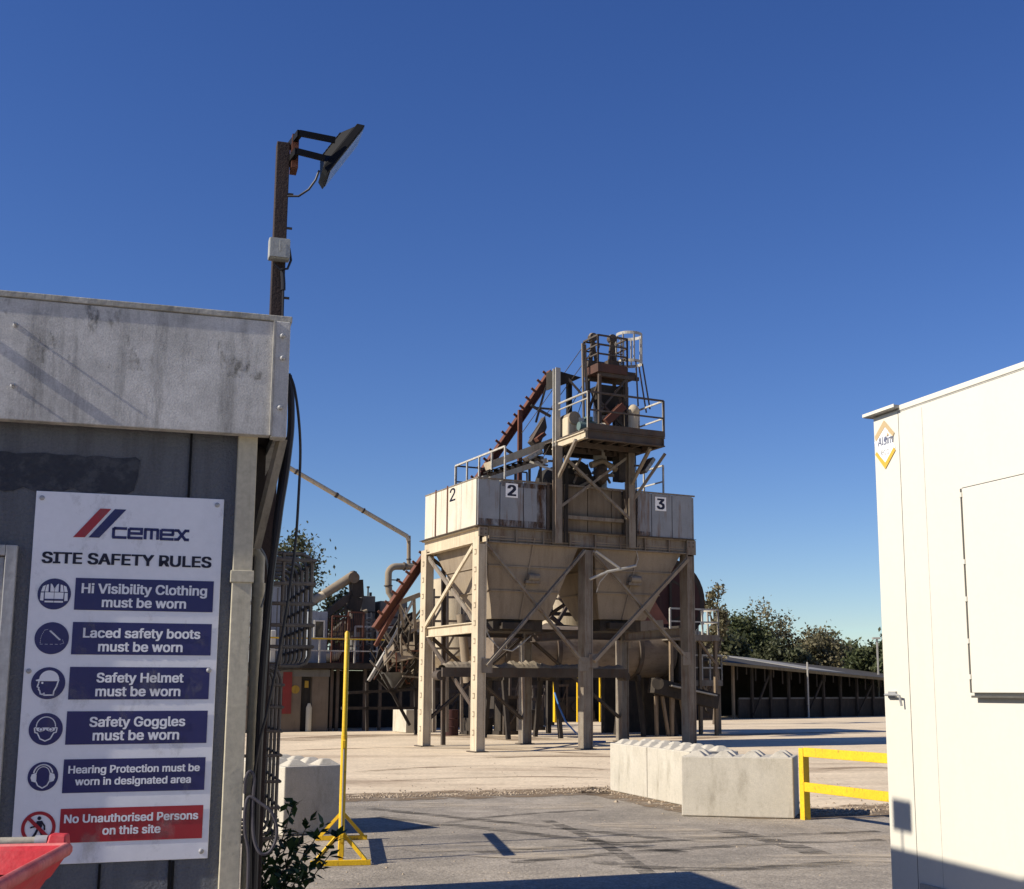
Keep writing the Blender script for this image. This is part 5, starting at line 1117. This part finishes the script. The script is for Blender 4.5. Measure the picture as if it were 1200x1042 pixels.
single('oil_drum', 'dull red oil drum standing in the shade behind the left legs', 'drum', MB().tube([(g_(528, 840, 12)[0], 12, z) for z in (0, .3, .32, .34, .6, .62, .64, .95)], [.3, .3, .32, .3, .3, .32, .3, .3], 18), 'maroon', H, (g_(528, 840, 12)[0], 12, 0), smooth=True)
# maroon drum, chute and walkways at the right
MT = 8.4
m_ = lambda u, v, t=MT: H.on(u, v, t)
c = m_(785, 704); 
MD = thing('filter_drum', 'big dark maroon filter drum with a round end behind the right hopper leg', 'drum', H, (c[0], MT, c[2] - 1.3))
rad = (m_(826, 704)[0] - c[0])
part(MD, 'shell', MB().cyl((c[0], MT, c[2]), (c[0], MT + 4.5, c[2]), rad, 36), 'maroon', smooth=True)
mb = MB(); disc(mb, c[0], c[2], MT - .01, rad * .98, 36, rad * .86); disc(mb, c[0], c[2], MT - .012, rad * .5, 24, rad * .44); mb.box(c[0] - .05, c[0] + .05, MT - .08, MT - .02, c[2] - rad * .9, c[2] + rad * .9)
part(MD, 'end_flange', mb, 'dark_brown')
part(MD, 'saddle', MB().box(c[0] - 1.0, c[0] + 1.0, MT + .3, MT + .6, 0, c[2] - rad * .8).box(c[0] - 1.0, c[0] + 1.0, MT + 3.3, MT + 3.6, 0, c[2] - rad * .8), 'dark_brown')
pts = [H.on(u, v, 6.4) for u, v in ((749, 733), (752, 703), (766, 702), (784, 731))]
single('red_chute', 'faded red-brown tapering chute below the right hopper cone', 'chute', MB().prism([(p[0], p[2]) for p in pts], (0, 6.4, 0), (1, 0, 0), (0, 0, 1), -.9), mat('red_chute', (.24, .10, .07), (.17, .07, .05), SOOT, .6, .85), H, (pts[0][0], 6.4, pts[0][2]))
def walkway(label, u0, u1, vd, t, dep):
    a, b = H.on(u0, vd, t), H.on(u1, vd, t); z = a[2]
    k = thing('access_platform', label, 'platform', H, ((a[0] + b[0]) / 2, t, 0))
    part(k, 'deck', MB().box(a[0], b[0], t, t + dep, z - .22, z), 'steel')
    part(k, 'railing', railing(MB(), [(a[0], t + .03, z), (b[0] - .03, t + .03, z), (b[0] - .03, t + dep, z)], .95, .03, (.5,), .8), 'rail')
    mb = MB()
    for s in (a[0] + .1, b[0] - .1): mb.beam((s, t + .15, 0), (s, t + .15, z - .2), .12).beam((s, t + dep - .2, 0), (s, t + dep - .2, z - .2), .12)
    mb.beam((b[0] - .1, t + .1, z - 1.1), (b[0] - .9, t + .1, z - .2), .08)
    part(k, 'post', mb, 'woodpost')
walkway('upper railed access platform beside the right hopper leg', 786, 843, 743, 7.2, 1.4)
walkway('lower railed access platform at the right end of the plant', 800, 847, 797, 8.4, 1.6)
k_ = lambda u, v, t=7.4: H.on(u, v, t)
DC = thing('discharge_conveyor', 'dark inclined discharge conveyor on short legs right of the drum', 'conveyor', H, (k_(800, 830)[0], 7.4, 0))
part(DC, 'frame', MB().beam(k_(764, 803), k_(838, 822), .5, .55), 'dark_brown'); part(DC, 'cover', MB().beam(k_(785, 803.5, 7.1), k_(838, 815, 7.1), .3, .05), 'silver')
part(DC, 'pulley', MB().cyl(k_(771, 801, 7.1), k_(771, 801, 7.7), .22, 20).cyl(k_(791, 815, 7.12), k_(791, 815, 7.14), .12, 12), 'dark_brown', smooth=True)
for u in (768, 776, 789, 797): q = k_(u, 816); part(DC, 'leg', MB().beam(q, (q[0] + random.uniform(-.4, .4), q[1], 0), .1), 'woodpost')
# ---------------------------------------------------------------- long low shed at the right
a, b = gnd(838, 843), gnd(1046, 839)
L2 = Frame(a.x, a.y, b.x - a.x, b.y - a.y); LN = (b - a).length
lo_ = lambda u, v, t=0: L2.on(u, v, t)
sh = thing('stockpile_shed', 'long low open-fronted stockpile shed with a sagging dark roof along the yard edge', 'shed', L2, (LN / 2, 0, 0))
ze0, ze1 = lo_(845, 778)[2], lo_(1036, 796.5)[2]; xa, xb = lo_(845, 778)[0], lo_(1036, 796)[0]
ze = lambda x: ze0 + (ze1 - ze0) * (x - xa) / (xb - xa)
X1 = LN + 12
def roofpiece(x0, x1, m, nm, t0=-.5, t1=9, up=0.):
    mb = MB(); zz = lambda x, t: ze(x) + up + (t - t0) * .13
    mb.hexa([(x0, t0, zz(x0, t0)), (x1, t0, zz(x1, t0)), (x1, t1, zz(x1, t1)), (x0, t1, zz(x0, t1)), (x0, t0, zz(x0, t0) + .08), (x1, t0, zz(x1, t0) + .08), (x1, t1, zz(x1, t1) + .08), (x0, t1, zz(x0, t1) + .08)])
    return part(sh, nm, mb, m)
roofpiece(-1, X1, 'roof', 'roof')
roofpiece(lo_(955, 782)[0], lo_(1000, 790)[0], 'rooflight', 'roof_sheet', .5, 8.9, .17)
part(sh, 'gutter', MB().beam((-1, -.6, ze(-1) - .02), (X1, -.6, ze(X1) - .02), .12, .16), mat('gutter', (.17, .135, .075), (.12, .095, .055), SOOT, .6))
zr = lambda x: ze(x) + 9.1 * .13 - .02
part(sh, 'rear_wall', MB().hexa([(-1, 8.6, 0), (X1, 8.6, 0), (X1, 8.8, 0), (-1, 8.8, 0), (-1, 8.6, zr(-1)), (X1, 8.6, zr(X1)), (X1, 8.8, zr(X1)), (-1, 8.8, zr(-1))]), 'dark'); part(sh, 'front_boarding', MB().box(lo_(870, 830)[0], X1, .3, .4, 0, 1.15), 'dark_brown')
part(sh, 'boarding_rail', MB().box(lo_(870, 830)[0], X1, .27, .298, 1.12, 1.22), 'darkgrey')
for i in range(15):
    x = lo_(862, 830)[0] + i * 1.55
    part(sh, 'post', MB().box(x - .07, x + .07, .1, .24, 0, ze(x) - .05), 'dark_brown' if i else 'woodpost')
    if i % 3 == 1: part(sh, 'strut', MB().beam((x, .05, .2), (x + 1.3, .05, ze(x) - .5), .1), 'dark_brown')
mb = MB()
for i in range(30): x = lo_(862, 830)[0] + i * .75; mb.beam((x, -.2, ze(x) - .05), (x, -.2, ze(x) - random.uniform(.5, 1.0)), .06)
part(sh, 'hanging_bar', mb, 'dark_brown')
q = lo_(946, 776, -.8); q2 = lo_(946, 826, -.8)
single('vent_pole', 'pale thin pole rising in front of the stockpile shed roof', 'pole', MB().tube([(q[0], -.8, 0), (q[0], -.8, q[2])], .05, 8), 'silver', L2, (q[0], -.8, 0), smooth=True)
# ---------------------------------------------------------------- trees
def tree(label, u, vtop, vbot, wpx, Y, leaf, n, seed, lsz=.2, zb=0., clumps=26, name='tree', group='trees along the yard edge'):
    rs = np.random.default_rng(seed); rd = random.Random(seed)
    top = far(u, vtop, Y); x, y, H_ = top.x, Y, top.z; rw = wpx / 2 * Y / FX; cbot = max(.4, far(u, vbot, Y).z)
    t = thing(name, label, 'tree', WORLD, (x, y, 0), group)
    mid_ = (H_ + cbot) / 2; rh = (H_ - cbot) / 2
    mb = MB(); tr = max(.1, H_ * .025); mb.tube([(x, y, 0), (x + .1, y, cbot * .6 + .2), (x - .05, y, mid_)], [tr, tr * .8, tr * .45], 8)
    C = []
    for i in range(clumps):
        while True:
            p = rs.uniform(-1, 1, 3)
            if p @ p < 1 and p @ p > .12: break
        p = p * (.62 + .38 * rs.random()); C.append((x + p[0] * rw, y + p[1] * rw, mid_ + p[2] * rh))
        if i < 14:
            q = C[-1]; k = rs.uniform(.3, .9); m0 = (x + .05, y, cbot * .6 + (mid_ - cbot * .6) * k)
            mb.tube([m0, ((m0[0] + q[0]) / 2, (m0[1] + q[1]) / 2, (m0[2] + q[2]) / 2 + .2), q], [tr * .4, tr * .25, tr * .08], 5)
    part(t, 'trunk', mb, 'bark')
    C = np.array(C); k = rs.integers(0, clumps, n); cs = (min(rw, rh) * rs.uniform(.22, .42, clumps))[k][:, None]
    P = C[k] + rs.normal(0, 1, (n, 3)) * cs * .62
    P[:, 2] = np.maximum(P[:, 2], .15)
    a = rs.normal(0, 1, (n, 3)); a /= np.linalg.norm(a, axis=1)[:, None]; b = np.cross(a, rs.normal(0, 1, (n, 3))); b /= np.linalg.norm(b, axis=1)[:, None]
    s = lsz * rs.uniform(.6, 1.3, (n, 1)); V = np.stack([P - a * s, P - b * s * .5, P + a * s, P + b * s * .5], 1).reshape(-1, 3)
    o = MB(); o.v = V.tolist(); o.f = [(4 * i, 4 * i + 1, 4 * i + 2, 4 * i + 3) for i in range(n)]
    part(t, 'crown', o, leaf); return t
tree('tall leafy tree showing above the guard cage and grey cabin', 342, 610, 735, 78, 72, 'leaf_dark', 3600, 1, .13, clumps=30)
tree('loose small tree behind the drop chute of the tube conveyor', 402, 690, 770, 60, 74, 'leaf_dark', 2200, 2, .16)
tree('sparse thin tree just right of the maroon filter drum', 836, 664, 790, 34, 62, 'leaf_dry', 1500, 3, .12, clumps=20)
tree('dense dark tree, tallest beyond the stockpile shed', 866, 726, 800, 72, 96, 'leaf_far', 14000, 4, .17, clumps=44)
tree('dry bare-topped tree leaning over the shed roof', 896, 706, 790, 74, 99, 'leaf_dry', 3000, 5, .14, clumps=34)
tree('low dark bush between the bare tree and the pale dry tree', 912, 754, 802, 80, 94, 'leaf_dark', 9000, 6, .17, clumps=30)
tree('pale dry spreading tree behind the middle of the shed roof', 952, 740, 800, 78, 98, 'leaf_dry', 9000, 7, .16, clumps=36)
tree('round mid-green tree right of the pale dry tree', 992, 752, 800, 60, 104, 'leaf_far', 8500, 8, .18, clumps=28)
tree('rounded dark green tree next to the white cabin', 1020, 754, 802, 62, 92, 'leaf_far', 9500, 9, .17, clumps=26)
tree('small far tree on the skyline between the pale and the round tree', 970, 742, 795, 46, 112, 'leaf_far', 3500, 10, .24)
tree('dark bushy tree partly hidden by the white cabin edge', 1052, 738, 802, 60, 100, 'leaf_dark', 5000, 11, .24)
tree('low hedge-like dark bush at the left end of the shed', 846, 745, 805, 60, 90, 'leaf_dark', 4200, 12, .24)
q = far(1037, 745, 88)
# thin lamp pole by the trees
single('distant_pole', 'thin distant lighting pole among the trees by the white cabin', 'pole', MB().beam((far(1027.5, 745, 86).x, 86, 0), (far(1027.5, 745, 86).x, 86, far(1027, 748, 86).z), .1).box(far(1027.5, 745, 86).x - .3, far(1027.5, 745, 86).x + .2, 85.8, 86.2, far(1027, 749, 86).z, far(1027, 747, 86).z), 'silver', WORLD, (far(1027.5, 745, 86).x, 86, 0))
# ---------------------------------------------------------------- leafy shrub at the office corner
def shrub():
    base = W.w((.10, 2.6, 0)); t = thing('shrub', 'dark leafy shrub sprouting at the foot of the office corner', 'shrub', WORLD, tuple(base), None)
    st_, lf = MB(), MB()
    def leaf(p, d, sz):
        d = d.normalized(); sd = d.cross(Vector((random.gauss(0, .3), random.gauss(0, .3), 1))).normalized() * sz * .24; dn = Vector((0, 0, -sz * .18))
        lf.quad(p, p + d * sz * .45 + sd + dn * .3, p + d * sz + dn, p + d * sz * .45 - sd + dn * .3)
    tips = []
    for u, v, y in [(392, 985, 2.9), (375, 975, 2.7), (360, 968, 2.6), (350, 995, 2.4), (338, 1005, 2.2), (372, 1008, 2.6), (388, 1000, 2.8), (330, 985, 2.4), (345, 940, 2.9), (318, 1020, 2.1), (335, 1030, 2.1), (355, 1022, 2.3), (310, 1000, 2.0), (325, 960, 2.6), (340, 975, 2.7), (365, 990, 2.5), (312, 975, 2.2), (322, 1040, 1.9), (345, 1040, 2.1)]:
        tips.append(W.w(W.on(u, v, y)))
    for i in range(6): tips.append(W.w((random.uniform(.0, .75), random.uniform(2, 3.4), random.uniform(.2, .62))))
    for tp in tips:
        b = base + Vector((random.uniform(-.1, .1), random.uniform(-.3, .3), 0)); m1 = b.lerp(tp, .5) + Vector((0, 0, .12)); P = []
        for k in range(9):
            s = k / 8; P.append(b * (1 - s) ** 2 + m1 * 2 * s * (1 - s) + tp * s * s)
        st_.tube(P, [.008 - .0007 * k for k in range(9)], 5)
        for k in range(3, 9):
            d = (P[k] - P[k - 1]).normalized()
            for q in range(7):
                e = (d * random.uniform(.2, 1) + Vector((random.gauss(0, .6), random.gauss(0, .6), random.gauss(.0, .45)))).normalized()
                leaf(P[k] + d * random.uniform(-.04, .04), e, random.uniform(.045, .10))
    part(t, 'stem', st_, 'bark'); part(t, 'foliage', lf, 'leaf_near')
shrub()
